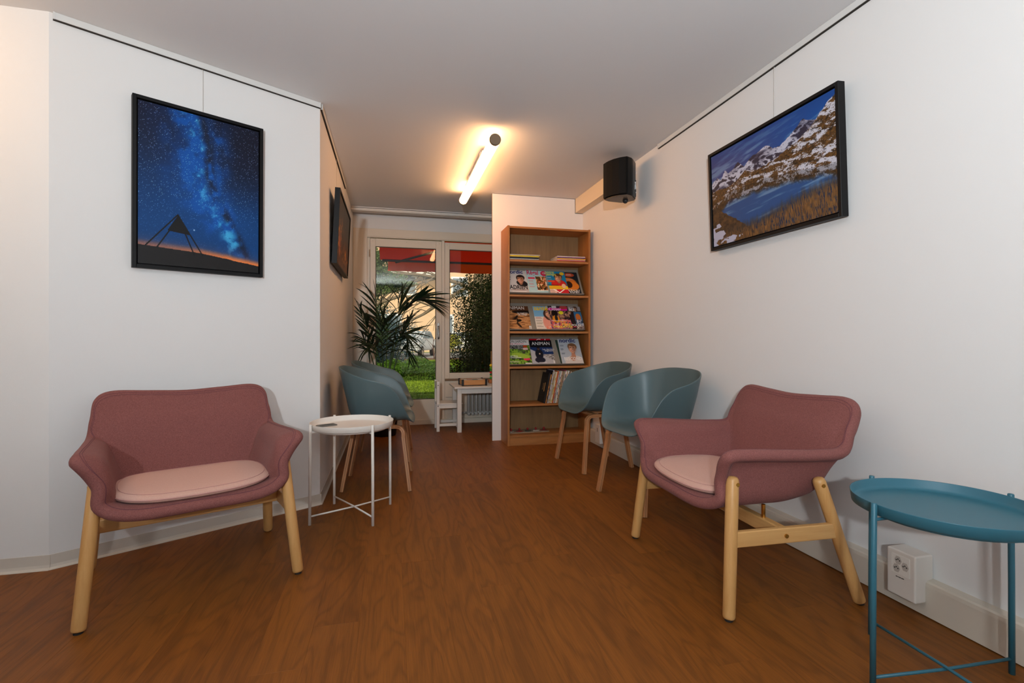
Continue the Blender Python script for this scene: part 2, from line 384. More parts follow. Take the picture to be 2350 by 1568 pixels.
# fixed frame + casing
bm = BM()
box(bm, XL+.002, -.258, 5.735, 5.80, 0, 2.215, .002, 1); box(bm, -.258, 1.80, 5.735, 5.80, 2.125, 2.215, .002, 1)
box(bm, -.258, 1.80, 5.745, 5.80, 2.118, 2.126)
box(bm, .572, .606, 5.757, 5.80, 0, 2.118, .002, 1); box(bm, -.258, .572, 5.74, 5.86, 0, .042, .003, 1)
box(bm, .606, 1.80, 5.745, 5.80, .49, .517, .002, 1); box(bm, -.258, -.226, 5.775, 5.85, .04, 2.118, mi=1)
win = struct('window_2', bm, [M_frame, mat('frame_rebate', (120, 92, 62), .6)], 'fixed cream frame around garden door and window')
box_ = lambda *a, **k: box(BM(), *a, **k)
obj('wall_panel', box_(.607, 1.80, 5.755, 5.80, .0, .49, .002, 1), M_frame, win)
obj('access_panel', box_(.62, .72, 5.752, 5.756, .30, .302), M_gap, win)
obj('skirting_strip', box_(XL+.01, 1.80, 5.73, 5.76, .0, .055, .003, 1), M_frame, win)
def sash(name, x0, x1, z0, z1, gx0, gx1, gz0, gz1, label, yf=5.750):
    bm = BM(); box(bm, x0, gx0, yf, yf+.05, z0, z1, .003, 1); box(bm, gx1, x1, yf, yf+.05, z0, z1, .003, 1)
    box(bm, gx0-.001, gx1+.001, yf, yf+.05, z0, gz0, .003, 1); box(bm, gx0-.001, gx1+.001, yf, yf+.05, gz1, z1, .003, 1)
    o = struct(name, bm, M_frame, label)
    g = obj('pane', box_(gx0-.002, gx1+.002, yf+.022, yf+.026, gz0-.002, gz1+.002), M_glass, o)
    bd = BM(); t = .007
    for a in ((gx0, gx0+t, gz0, gz1), (gx1-t, gx1, gz0, gz1), (gx0, gx1, gz0, gz0+t), (gx0, gx1, gz1-t, gz1)): box(bd, a[0], a[1], yf+.006, yf+.02, a[2], a[3])
    obj('glazing_bead', bd, mat('glazing_seal', (70, 58, 44), .6), o)
    sc = BM()
    for xx in (x0+.028, (x0+x1)/2, x1-.028):
        for zz in (z1-.03, z0+.03): box(sc, xx-.003, xx+.003, yf-.0012, yf+.001, zz-.003, zz+.003, .001, 1)
    for zz in (z0+(z1-z0)*.33, z0+(z1-z0)*.66):
        for xx in (x0+.028, x1-.02): box(sc, xx-.003, xx+.003, yf-.0012, yf+.001, zz-.003, zz+.003, .001, 1)
    obj('screw_cap', sc, mat('screw_cap_paint', (170, 150, 124), .5), o)
    return o
d = sash('door_1', -.224, .571, .046, 2.110, -.167, .506, .285, 2.02, 'glazed cream garden door with a solid foot')
h = obj('door_handle', box_(.520, .545, 5.742, 5.751, 1.03, 1.165, .003, 2), M_metal, d)
hb = sweep(BM(), [(.5325, 5.742, 1.125), (.5325, 5.70, 1.125), (.5325, 5.695, 1.11), (.5325, 5.693, 1.0), (.5325, 5.695, .985)], .008, 8); box(hb, .526, .539, 5.735, 5.7425, .975, 1.0, .002, 1); obj('lever', hb, M_metal, h, True)
hg = BM()
for zz in (.35, 1.9): sweep(hg, [(-.232, 5.745, zz), (-.232, 5.745, zz+.08)], .006, 8)
obj('hinge', hg, M_metal, d)
sash('window_1', .607, 1.78, .518, 2.10, .662, 1.72, .583, 2.02, 'fixed cream window right of the garden door')
# radiator below the window
rad = thing('radiator', 'white ribbed column radiator under the window behind the small table', 'radiator', (.85, 5.66, 0))
for i in range(20):
    bm = BM(); xx = .02+i*.0445
    for dy in (-.028, .028):
        sweep(bm, [(xx, dy, .125), (xx, dy, .455)], .013, 8)
    sweep(bm, [(xx, -.045, .118), (xx, .045, .118)], .017, 8); sweep(bm, [(xx, -.045, .455), (xx, .045, .455)], .017, 8)
    obj('radiator_rib', bm, M_rad, rad, True)
bm = sweep(BM(), [(-.02, 0, .13), (.9, 0, .13)], .012, 8); sweep(bm, [(-.02, 0, .45), (.9, 0, .45)], .012, 8); obj('header_pipe', bm, M_rad, rad, True)
bm = sweep(BM(), [(.0, 0, .13), (-.07, 0, .13)], .012, 8); sweep(bm, [(-.07, 0, .13), (-.07, 0, .0)], .009, 8); sweep(bm, [(-.06, -.01, .13), (-.12, -.02, .13)], .022, 12)
obj('valve', bm, M_rad, rad, True)

# ---------------------------------------------------------------- tube lamp
lp = thing('tube_lamp', 'long glowing white tube lamp under the ceiling', 'lamp', (.67, 3.95, 2.302))
M_tube = mat('lit_tube', (255, 255, 255), .4, emit=(255, 188, 126), estr=18)
obj('tube', sweep(BM(), [(0, -.735, 0), (0, .735, 0)], .037, 32), M_tube, lp, False)
for s in (-1, 1):
    bm = sweep(BM(), [(0, s*.735, 0), (0, s*.742, 0), (0, s*.757, 0), (0, s*.760, 0)], [.037, .0385, .0385, .036], 32); obj('end_cap', bm, mat('lamp_cap', (118, 98, 74), .6), lp)
obj('back_plate', box_(-.028, .028, -.42, .42, .036, .05, .003, 1), M_trim, lp)
for a_, b_ in ((-.3, -.26), (.26, .3)): obj('bracket', box_(-.022, .022, a_, b_, .045, .092, .002, 1), M_trim, lp)
obj('junction_box', box_(.02, .075, -.02, .02, .07, .092, .003, 1), M_trim, lp)

# ---------------------------------------------------------------- speaker
sp = thing('wall_speaker', 'black wall speaker with rounded top hung near the ceiling', 'speaker', (1.715, 3.46, 2.188), R(-62))
sp.scale = (.95, .95, .95)
prof = [(-.115, -.095), (-.06, -.118), (0, -.126), (.06, -.118), (.115, -.095), (.118, -.03), (.075, .075), (.05, .105), (-.05, .105), (-.075, .075), (-.118, -.03)]
bm = prism(BM(), prof, -.148, .148); bmesh.ops.bevel(bm, geom=[e for e in bm.edges], offset=.008, segments=3, affect='EDGES'); obj('cabinet', bm, M_spk, sp)
gp = [(-.108, -.094), (-.06, -.115), (0, -.1225), (.06, -.115), (.108, -.094)]
bm = prism(BM(), [(x, y-.012) for x, y in gp]+[(x, y+.004) for x, y in gp[::-1]], -.138, .138); obj('grille', bm, mat('speaker_grille', (9, 8, 7), .6, bump=.8, bscale=900, spec=.2), sp)
bm = sweep(BM(), [(0, .1, -.06), (0, .135, -.06)], .018, 12); sphere(bm, (0, .04, -.152), .022, 12); box(bm, -.035, .035, .128, .142, -.11, .03, .003, 1); obj('wall_bracket', bm, M_dark, sp)
for pp in ([(.112, .01, -.09), (.116, .005, -.06), (.112, .02, -.03)], [(.112, .01, -.03), (.116, .012, -.06), (.112, .025, -.085)]): obj('white_marking', sweep(BM(), pp, .0022, 6), flat(225, 225, 225), sp)
for zz in (.04, .055, -.11): obj('white_marking', box_(.1045, .108, .03, .036, zz-.003, zz+.003), flat(225, 225, 225), sp)

# ---------------------------------------------------------------- pictures
def framed(name, label, loc, rz, w, h, depth, fn, nx, ny, lean=0, fw=.016, gap=.006):
    t = thing(name, label, 'picture', loc, rz); t.rotation_euler = (lean, 0, rz)
    bm = BM(); D = depth
    for a in ((-w/2, -w/2+fw, -h/2, h/2), (w/2-fw, w/2, -h/2, h/2), (-w/2+fw, w/2-fw, -h/2, -h/2+fw), (-w/2+fw, w/2-fw, h/2-fw, h/2)):
        box(bm, a[0], a[1], -D, 0, a[2], a[3], .0012, 1)
    box(bm, -w/2+fw, w/2-fw, -D*.30, -D*.22, -h/2+fw, h/2-fw)
    obj('frame', bm, M_black, t)
    cw, ch = w-2*fw-2*gap, h-2*fw-2*gap
    obj('canvas_block', box_(-cw/2, cw/2, -D+.008, -D*.25, -ch/2, ch/2), flat(20, 18, 22), t)
    U, V = np.meshgrid(np.linspace(0, 1, nx), np.linspace(0, 1, ny))
    P = np.stack([(U-.5)*cw, np.full_like(U, -D+.0065), (V-.5)*ch], -1)
    o = obj('printed_image', grid_mesh('printed_image', P, fn(U, V)), M_canvas, t)
    return t
def milky(U, V):
    sky = mix(rgb(12, 14, 36), rgb(2, 60, 116), sstep(1., .25, V)); sky = mix(sky, rgb(10, 14, 34), sstep(.2, .6, U-.2)*sstep(.35, .9, V)*.9)
    cx = .45+.42*(1-V)**1.25+.05*np.sin(V*9)-.06; d = U-cx
    n = fbm(U*11, V*15, 6, 3); n2 = fbm(U*22, V*28, 5, 9)
    band = np.exp(-(d/.15)**2)*(.30+1.0*sstep(.35, .75, n))+.55*np.exp(-((d+.06)/.34)**2)*(.4+n)*sstep(-.1, .5, V); band *= .6+.4*sstep(0, .5, V)
    c = mix(sky, rgb(4, 78, 160), sstep(0, 1, band)*.95); core = np.exp(-((d+.02)/.055)**2)*sstep(.45, .75, n2)
    c = mix(c, rgb(70, 165, 220), core*.8)
    lane = np.exp(-((d-.075-.05*(n-.5))/.045)**2)*sstep(.3, .6, fbm(U*14, V*14, 4, 31)); c = mix(c, rgb(14, 20, 40), lane*.85)
    for (px, py, rr) in ((.67, .315, .045), (.73, .24, .05), (.78, .19, .04)): c = mix(c, rgb(60, 165, 215), np.exp(-(((U-px)**2+(V-py)**2*2)/rr**2))*sstep(.35, .7, n2)*.9)
    hz = .045+.055*(1-U)**.9+.006*np.sin(U*40)+.01*fbm(U*12, V*0, 3, 2); hz = np.where(U < .5, .115-.04*U+.005*fbm(U*10, V*0, 3, 5), .095-.05*(U-.5)*2+.006*fbm(U*30, V*0, 3, 5))
    gl = sstep(.11, 0, V-hz); c = mix(c, rgb(90, 70, 100), gl*.55); c = mix(c, rgb(236, 128, 62), sstep(.045, .0, V-hz)*(.5+.5*sstep(.1, .9, U)))
    rs = np.random.RandomState(4); st = rs.rand(*U.shape)
    star = (st > .93)*rs.rand(*U.shape)**4*(.30+.70*sstep(.15, .5, V)); c = c+star[..., None]*np.array([.65, .75, .9])
    c = np.where((V < hz)[..., None], rgb(26, 24, 24)+.02*n2[..., None], c)
    def seg(x0, y0, x1, y1, w):
        tx = x1-x0; ty = y1-y0; t = np.clip(((U-x0)*tx+(V-y0)*ty)/(tx*tx+ty*ty), 0, 1); return np.hypot(U-x0-t*tx, (V-y0-t*ty)*1.4) < w
    blk = seg(.30, .33, .055, .115, .006) | seg(.30, .33, .50, .085, .006) | seg(.24, .23, .14, .11, .006) | seg(.355, .22, .43, .085, .006)
    tri = (V < .325-(np.abs(U-.30)-0)*1.25) & (V > .215-.02*(U-.3)*4) & (V < .34)
    blk |= tri
    c = np.where(blk[..., None], rgb(16, 14, 16), c)
    s1 = np.exp(-(((U-.43)**2+((V-.245)*1.4)**2)/.006**2)); c = mix(c, rgb(220, 235, 255), s1)
    return c
def mountain(U, V):
    cl = fbm(U*5+V*8, V*26-U*6, 5, 12)
    sky = mix(rgb(52, 62, 116), rgb(14, 74, 146), sstep(0, 1, U)); sky = mix(sky, rgb(120, 155, 190), sstep(.42, .75, cl)*.65)
    sky = mix(sky, rgb(18, 62, 130), sstep(.8, 1., V)*.6)
    def ridge(u, pts, a=.02, s=1):
        xs, ys = zip(*pts); return np.interp(u, xs, ys)+a*(fbm(u*18, u*0+1, 5, s)-.5)*2
    far = ridge(U, [(0, .70), (.06, .74), (.10, .70), (.14, .78), (.17, .72), (.27, .80), (.33, .73), (.42, .80), (.52, .84), (.6, .75), (.70, .80), (.80, .90), (.88, .84), (1, .80)], .03, 4)
    near = ridge(U, [(0, .60), (.2, .60), (.33, .68), (.45, .64), (.62, .66), (.75, .72), (.86, .80), (.93, .88), (1, .97)], .03, 8)
    shore = ridge(U, [(0, .42), (.2, .53), (.5, .52), (.8, .45), (1, .40)], .01, 3)
    def rid(x, y, o, sd): return 1-np.abs(2*fbm(x, y, o, sd)-1)*2.2
    def land(u, v):
        r = rid(u*16+v*22, v*15-u*14, 6, 21); r2 = fbm(u*90, v*70, 4, 5); fine = fbm(u*150+v*60, v*170-u*80, 3, 61)
        snow = mix(rgb(44, 40, 58), rgb(190, 190, 206), sstep(.25, .75, r+.5*(fine-.5)))
        c = np.where((v < far)[..., None], mix(rgb(38, 36, 58), snow, sstep(.2, .7, fbm(u*9, v*18, 4, 2)+.12)), sky)
        gr = mix(rgb(40, 26, 14), rgb(140, 96, 44), r2*.9+.3*(fine-.5)); sn = fbm(u*16-v*14, v*34+u*10, 6, 44)+.5*(fine-.5)+.20*(u-.55)+.10*sstep(.12, 0, v-shore)
        gr = mix(gr, rgb(206, 206, 220), sstep(.58, .66, sn)*.92); gr = mix(gr, rgb(26, 18, 14), sstep(.60, .8, fbm(u*40-v*20, v*60+u*30, 4, 71))*.8)
        return np.where((v < near)[..., None], gr, c)
    c = land(U, V)
    vr = 2*shore-V; ref = land(U, np.clip(vr*.9+.06+.02*(vnoise(U*3, V*160, 3)-.5), 0, 1)); deep = sstep(.02, .14, shore-V)
    skyref = mix(rgb(30, 74, 128), rgb(120, 150, 180), sstep(.5, .8, fbm(U*4+V*5, V*30-U*4, 4, 33))*.7); wat = mix(ref*.75, skyref, sstep(.06, .13, shore-V+.05*(fbm(U*20, U*0, 3, 3)-.5)))
    c = np.where((V < shore)[..., None], wat, c)
    left = .46-1.0*U+.05*(fbm(U*30, V*30, 3, 7)-.5); c = np.where(((V < left) & (V < shore))[..., None], mix(rgb(34, 24, 22), rgb(112, 80, 44), fbm(U*40, V*40, 4, 77)), c)
    reed = (.16+.14*sstep(.3, 1, U)+.08*fbm(U*70, V*2, 3, 6)); rn = fbm(U*260+V*20, V*24, 3, 8); rm = sstep(.0, .16, reed-V)*sstep(.40, .56, rn+.10)
    c = mix(c, rgb(26, 30, 44), sstep(.0, .12, reed-V)*.75)
    c = mix(c, mix(rgb(70, 46, 28), rgb(150, 108, 60), fbm(U*300, V*20, 2, 3)), rm)
    sn = (V < .24-.75*U+.05*np.sin(U*30)); c = np.where((sn & (fbm(U*16, V*24, 5, 91) > .47))[..., None], rgb(180, 180, 200), c)
    return c
def forest(U, V):
    c = mix(rgb(64, 40, 26), rgb(52, 50, 44), sstep(.2, .7, V)); v = fbm(U*22, V*3, 5, 2)
    c = mix(c, rgb(190, 96, 70), sstep(.55, .75, v)*np.exp(-((U-.12)/.16)**2)*.9)
    g = fbm(U*30, V*14, 5, 7); c = mix(c, rgb(232, 150, 46), sstep(.52, .72, g)*(np.exp(-(((U-.2)/.22)**2+((V-.42)/.3)**2))+np.exp(-(((U-.75)/.3)**2+((V-.22)/.16)**2))))
    c = mix(c, rgb(110, 70, 46), sstep(.12, .0, V)*.7); c = mix(c, rgb(24, 18, 14), sstep(.5, .8, fbm(U*60, V*4, 3, 19))*.5); return c
mw = (-.937, 2.815); t_ = .004
framed('starry_sky_picture', 'black framed photo of milky way over a pyramid hut, slanted wall', (mw[0]+nS[0]*t_, mw[1]+nS[1]*t_, 1.722), R(30.9), .568, .805, .036, milky, 330, 460, R(.5))
framed('mountain_lake_picture', 'black framed photo of snowy mountains above a lake on right wall', (XW-.022, 2.115, 1.785), R(-90), .872, .565, .036, mountain, 520, 340, R(2.2))
framed('autumn_light_picture', 'black framed dark orange photo seen edge-on left of the door', (XL+.024, 4.055, 1.77), R(90), .91, .525, .036, forest, 240, 140, R(2.6))
def wire(label, x, y, z0, z1): tag(obj('hanging_wire', sweep(BM(), [(x, y, z0), (x, y, z1)], .0011, 6), mat('nylon_wire', (200, 196, 190), .4)), label, 'wire')
wire('thin wire holding the starry sky picture', -.931+nS[0]*.006, 2.818+nS[1]*.006, 2.10, 2.357)
wire('thin wire holding the mountain lake picture', XW-.008, 2.10, 2.04, 2.357)
wire('thin wire holding the edge-on orange picture', XL+.008, 3.98, 2.0, 2.357)

# ---------------------------------------------------------------- bowl-shaped shells
def cr(p0, p1, p2, p3, t): return .5*((2*p1)+(-p0+p2)*t+(2*p0-5*p1+4*p2-p3)*t*t+(-p0+3*p1-3*p2+p3)*t*t*t)
def shell(half, c0, th, nphi=12, nt=9, edge=5, taper=None):
    cols = [np.array(c, float) for c in half]; mir = [c*np.array([-1, 1, 1]) for c in cols[1:-1]][::-1]
    A = np.array(cols+mir)                      # (n, m, 3) periodic in phi
    n = len(A); ph = []
    for i in range(n):
        for k in range(nphi): ph.append(cr(A[i-1], A[i], A[(i+1) % n], A[(i+2) % n], k/nphi))
    A = np.array(ph)                            # (N, m, 3)
    N = len(A); C = np.tile(np.array(c0, float), (N, 1))
    K = [C*1.]+[A[:, j] for j in range(A.shape[1])]
    pts = [K[0]]
    for j in range(len(K)-1):
        a = 2*K[0]-K[1] if j == 0 else K[j-1]; d = 2*K[-1]-K[-2] if j+2 >= len(K) else K[j+2]
        for k in range(1, nt+1): pts.append(cr(a, K[j], K[j+1], d, k/nt))
    S = np.array(pts)                           # (T, N, 3)
    dt = np.gradient(S, axis=0); dp = np.roll(S, -1, 1)-np.roll(S, 1, 1)
    nr = np.cross(dp, dt); nr[0] = [0, 0, -1]; nr /= np.linalg.norm(nr, axis=2, keepdims=True)+1e-9
    if nr[nt, :, 2].mean() < 0: nr = -nr
    nr[0] = [0, 0, 1]
    for _ in range(2): nr[1:-1] = (nr[:-2]+2*nr[1:-1]+nr[2:]); nr /= np.linalg.norm(nr, axis=2, keepdims=True)+1e-9
    inner = S+nr*th/2; outer = S-nr*th/2
    d = dt[-1]/np.linalg.norm(dt[-1], axis=1, keepdims=True); e = []
    for k in range(1, edge+1):
        a = math.pi*k/(edge+1); e.append(S[-1]+(nr[-1]*math.cos(a)+d*math.sin(a))*th/2)
    G = np.concatenate([inner, np.array(e), outer[::-1]], 0)
    return G, S, nr
def tube_closed(bm, pts, r, n=6):
    m = len(pts); rings = []
    for i in range(m):
        t = Vector(pts[(i+1) % m]-pts[i-1]).normalized(); u = t.orthogonal().normalized() if i == 0 else (pu-t*pu.dot(t)).normalized(); pu = u; v = t.cross(u)
        rings.append([bm.verts.new(Vector(pts[i])+(u*math.cos(2*math.pi*j/n)+v*math.sin(2*math.pi*j/n))*r) for j in range(n)])
    for i in range(m):
        a, b = rings[i], rings[(i+1) % m]
        for j in range(n): bm.faces.new((a[j], a[(j+1) % n], b[(j+1) % n], b[j]))
    bmesh.ops.recalc_face_normals(bm, faces=bm.faces); return bm

def armchair(label, loc, rz, hs, yf0, yb0):
    t = thing('upholstered_armchair', label, 'armchair', loc, rz)
    half = [
     [(0, -.12, .362), (0, -.20, .366), (0, -.255, .368), (0, -.292, .360)],
     [(.11, -.115, .362), (.17, -.195, .366), (.19, -.25, .369), (.20, -.286, .362)],
     [(.15, -.10, .362), (.235, -.175, .372), (.275, -.225, .388), (.292, -.262, .398)],
     [(.165, -.075, .362), (.250, -.15, .380), (.280, -.215, .432), (.300, -.262, .476)],
     [(.17, -.05, .362), (.258, -.11, .388), (.282, -.185, .472), (.352, -.268, .564)],
     [(.17, -.02, .362), (.260, -.06, .390), (.288, -.10, .484), (.355, -.18, .572)],
     [(.17, .02, .362), (.258, .03, .390), (.292, .01, .487), (.350, -.03, .563)],
     [(.165, .05, .362), (.25, .10, .395), (.290, .12, .494), (.346, .12, .556)],
     [(.15, .075, .362), (.242, .15, .40), (.290, .192, .50), (.342, .222, .564)],
     [(.14, .085, .362), (.228, .165, .40), (.286, .222, .545), (.338, .262, .632)],
     [(.12, .095, .362), (.200, .172, .40), (.264, .235, .585), (.326, .298, .704)],
     [(.09, .10, .362), (.15, .176, .40), (.205, .236, .60), (.272, .306, .738)],
     [(.05, .105, .362), (.085, .18, .40), (.11, .236, .60), (.14, .302, .732)],
     [(0, .105, .362), (0, .18, .40), (0, .235, .595), (0, .298, .725)]]
    wts = {3: .5, 4: 1, 5: 1, 6: 1, 7: .9, 8: .45}
    for i, c in enumerate(half):
        m_, r_ = c[2], c[3]; w_ = wts.get(i, 0); f1 = .5-.27*w_; f2 = .5+.22*w_
        c.insert(3, (m_[0]+f1*(r_[0]-m_[0]), m_[1]+.5*(r_[1]-m_[1]), m_[2]+f2*(r_[2]-m_[2])))
    G, S, nr = shell(half, (0, -.01, .362), .042, 8, 8, 7)
    me = grid_mesh('shell', G, closed_u=True); o = obj('shell', me, M_pink, t, True)
    bm = BM(); tube_closed(bm, S[-2]+nr[-2]*.0210, .0009); tube_closed(bm, S[-2]-nr[-2]*.0210, .0009); tube_closed(bm, S[-1]+nr[-1]*.0210, .0009); obj('seam', bm, M_seam, o)
    # seat pad: rounded D outline following the seat
    def outline(a):
        c, s = math.cos(a), math.sin(a); e = .56
        x = abs(c)**e*math.copysign(1, c); y = abs(s)**e*math.copysign(1, s)
        y2 = y; w = .272-.025*max(0, y); return x*w, -.055+y*(.225 if y < 0 else .205)-.012*(1-abs(x))*(1 if y < 0 else 0)
    n = 72; rows = []
    for sc, z in ((.001, .424), (.3, .424), (.55, .423), (.78, .420), (.92, .416), (.985, .408), (1.0, .400), (.985, .391), (.92, .385), (.6, .384), (.05, .384)):
        rows.append([(outline(2*math.pi*j/n)[0]*sc, -.055+(outline(2*math.pi*j/n)[1]+.055)*sc, z+.014*abs(outline(2*math.pi*j/n)[0]*sc/.27)**3) for j in range(n)])
    c = obj('seat_pad', grid_mesh('seat_pad', np.array(rows), closed_u=True), M_cush, t, True)
    bm = BM(); tube_closed(bm, np.array(rows[6]), .0022); tube_closed(bm, np.array(rows[4])+np.array([0, 0, .0008]), .0009); obj('piping', bm, M_cushpipe, c, True)
    for s in (-1, 1):
        fb, ft = (s*hs, yf0, .006), (s*(hs-.044), -.228, .492); bb, bt = (s*hs, yb0, .006), (s*(hs-.040), .128, .468)
        for a, b in ((fb, ft), (bb, bt)):
            l = obj('leg', sweep(BM(), [a, [a[i]*.3+b[i]*.7 for i in range(3)], b], [.0215, .0225, .0225], 20, round_end=True), M_oakleg, t, True)
            obj('glide', sweep(BM(), [(a[0], a[1], 0), (a[0], a[1], .007)], .014, 14), M_rubber, l)
            sb = BM(); cx = (b[0]+s*.019, b[1]+(.004), b[2]-.026); sweep(sb, [cx, (cx[0]+s*.006, cx[1], cx[2])], .0075, 12); obj('screw', sb, M_brass, l)
        yf = -.282+.02*.56; yb = .285-.155*.56
        r = obj('side_rail', box(BM(), s*(hs-.02)-.011, s*(hs-.02)+.011, -.25, .198, .246, .302, .004, 2), M_rail, t)
        obj('screw', sweep(BM(), [(s*(hs-.010), -.035, .274), (s*(hs-.004), -.035, .274)], .0075, 12), M_brass, r)
    cb = obj('crossbar', box(BM(), -hs+.03, hs-.03, -.052, -.018, .248, .300, .004, 2), M_bar, t)
    for s in (-1, 1):
        obj('support_post', sweep(BM(), [(s*.24, -.035, .296), (s*.24, -.035, .350)], .0075, 12), M_brass, t)
    return t
A1 = armchair('rose armchair with pale pink seat pad under the starry sky picture', (-.815, 2.359, 0), R(23.8), .3485, -.290, .288)
A2 = armchair('rose armchair with pale pink seat pad beside the blue tray table', (1.437, 1.856, 0), R(-92.1), .3665, -.274, .274)

# ---------------------------------------------------------------- teal shell chairs
def shell_chair(label, loc, rz):
    t = thing('shell_chair', label, 'chair', loc, rz, 'teal shell chairs along both walls')
    half = [
     [(0, -.10, .438), (0, -.17, .445), (0, -.215, .442), (0, -.245, .425)],
     [(.07, -.095, .438), (.12, -.165, .446), (.145, -.208, .446), (.155, -.238, .431)],
     [(.11, -.08, .438), (.18, -.14, .452), (.212, -.178, .470), (.228, -.208, .478)],
     [(.13, -.06, .438), (.205, -.105, .465), (.243, -.140, .520), (.262, -.172, .560)],
     [(.135, -.04, .438), (.215, -.07, .468), (.256, -.100, .560), (.283, -.130, .640)],
     [(.135, -.02, .438), (.218, -.03, .470), (.262, -.050, .580), (.294, -.065, .695)],
     [(.135, .02, .438), (.215, .04, .470), (.260, .045, .59), (.296, .05, .728)],
     [(.12, .06, .438), (.19, .108, .472), (.233, .130, .61), (.264, .145, .760)],
     [(.08, .085, .438), (.13, .150, .475), (.163, .186, .625), (.182, .215, .785)],
     [(.04, .095, .438), (.065, .165, .478), (.08, .203, .63), (.09, .242, .795)],
     [(0, .10, .438), (0, .168, .478), (0, .208, .63), (0, .249, .796)]]
    G, S, nr = shell(half, (0, -.01, .436), .0085, 8, 8, 4)
    obj('shell', grid_mesh('shell', G, closed_u=True), M_teal, t, True)
    for s in (-1, 1):
        path = [(s*.248, -.222, .0), (s*.206, -.178, .340)]
        for k in range(7):
            a = R(90)*k/6; path.append((s*(.206-.006*k/6), -.178+.045*(1-math.cos(a))+.006*0, .365+.045*math.sin(a)))
        for k in range(7):
            a = R(90)*k/6; path.append((s*(.185-.004*k/6), .100+.045*math.sin(a), .365+.045*math.cos(a)))
        path += [(s*.178, .148, .34), (s*.188, .212, .0)]
        # two laminated plies with a dark glue line, one leg frame per side
        def off(p, d): return [(x+s*d, y, z) for x, y, z in p]
        fr = obj('leg_frame', sweep(BM(), path, (.034, .021), up=(1, 0, 0)), M_ply, t)
        gl = sweep(BM(), path, (.0345, .0022), up=(1, 0, 0)); obj('glue_line', gl, M_glue, fr)
        for x, y in ((s*.248, -.222), (s*.188, .212)): obj('glide', box(BM(), x-.014, x+.014, y-.010, y+.010, 0, .004), M_rubber, fr)
    bm = BM(); box(bm, -.20, .20, -.115, -.07, .402, .422, .003, 1); box(bm, -.185, .185, .055, .095, .402, .422, .003, 1); box(bm, -.06, .06, -.11, .09, .405, .434, .003, 1); obj('under_frame', bm, M_ply, t)
    return t
c0 = shell_chair('teal shell chair with oak legs beside the white tray table', (-.085, 3.53, 0), R(86.2))
dup(c0, (-.062, 4.30, 0), R(84.6), 'teal shell chair on the left wall in front of the palm')
dup(c0, (1.566, 3.632, 0), R(-85.4), 'teal shell chair right in front of the oak bookcase')
dup(c0, (1.553, 2.75, 0), R(-84), 'teal shell chair between another teal chair and rose armchair')

# ---------------------------------------------------------------- tray tables
def tray_table(name, label, loc, rz, m):
    t = thing(name, label, 'side table', loc, rz)
    tr = lathe(BM(), [(0, .494), (.20, .494), (.212, .4955), (.218, .502), (.2215, .524), (.2225, .5255), (.2245, .5255), (.2245, .524), (.2205, .495), (.212, .4905), (0, .490)], 72)
    obj('tray', tr, m, t, True)
    bm = BM(); ring = [np.array([.190*math.cos(a), .190*math.sin(a), .4855]) for a in [2*math.pi*k/48 for k in range(48)]]; tube_closed(bm, np.array(ring), .0045, 8)
    for k in range(4):
        a = math.pi/2*k; c, s = math.cos(a), math.sin(a); sweep(bm, [(.190*c, .190*s, .4855), (.238*c, .238*s, .484)], .0045, 8)
    obj('support_ring', bm, m, t, True)
    for k in range(4):
        a = math.pi/2*k; c, s = math.cos(a), math.sin(a)
        l = sweep(BM(), [(.238*c, .238*s, 0), (.2365*c, .2365*s, .3), (.234*c, .234*s, .529), (.234*c, .234*s, .531)], [.0078, .0078, .0078, .0065], 14); obj('leg', l, m, t, True)
    for k in range(2):
        a = math.pi/2*k; c, s = math.cos(a), math.sin(a); dz = .0045*(1 if k else -1)
        obj('crossbar', sweep(BM(), [(-.238*c, -.238*s, .045+0*dz), (0, 0, .045+dz), (.238*c, .238*s, .045+0*dz)], .0045, 10), m, t, True)
    return t
tray_table('tray_table', 'round white tray table with a phone on it, slanted wall corner', (-.21, 2.91, 0), math.atan2(3.033-2.788, .0055+.424), M_white)
tray_table('tray_table', 'round blue tray table at the right wall beside the armchair', (1.540, 1.080, 0), R(-4), M_blue)
ph = thing('phone', 'small dark phone lying on the white tray table', 'phone', (-.352, 2.955, .4945), R(28))
obj('body', box_(-.052, .052, -.027, .027, 0, .007, .003, 2), mat('phone_rim', (120, 116, 110), .35, .6), ph)
obj('screen', box_(-.047, .047, -.023, .023, .0068, .0076, .0003, 1), M_spk, ph)

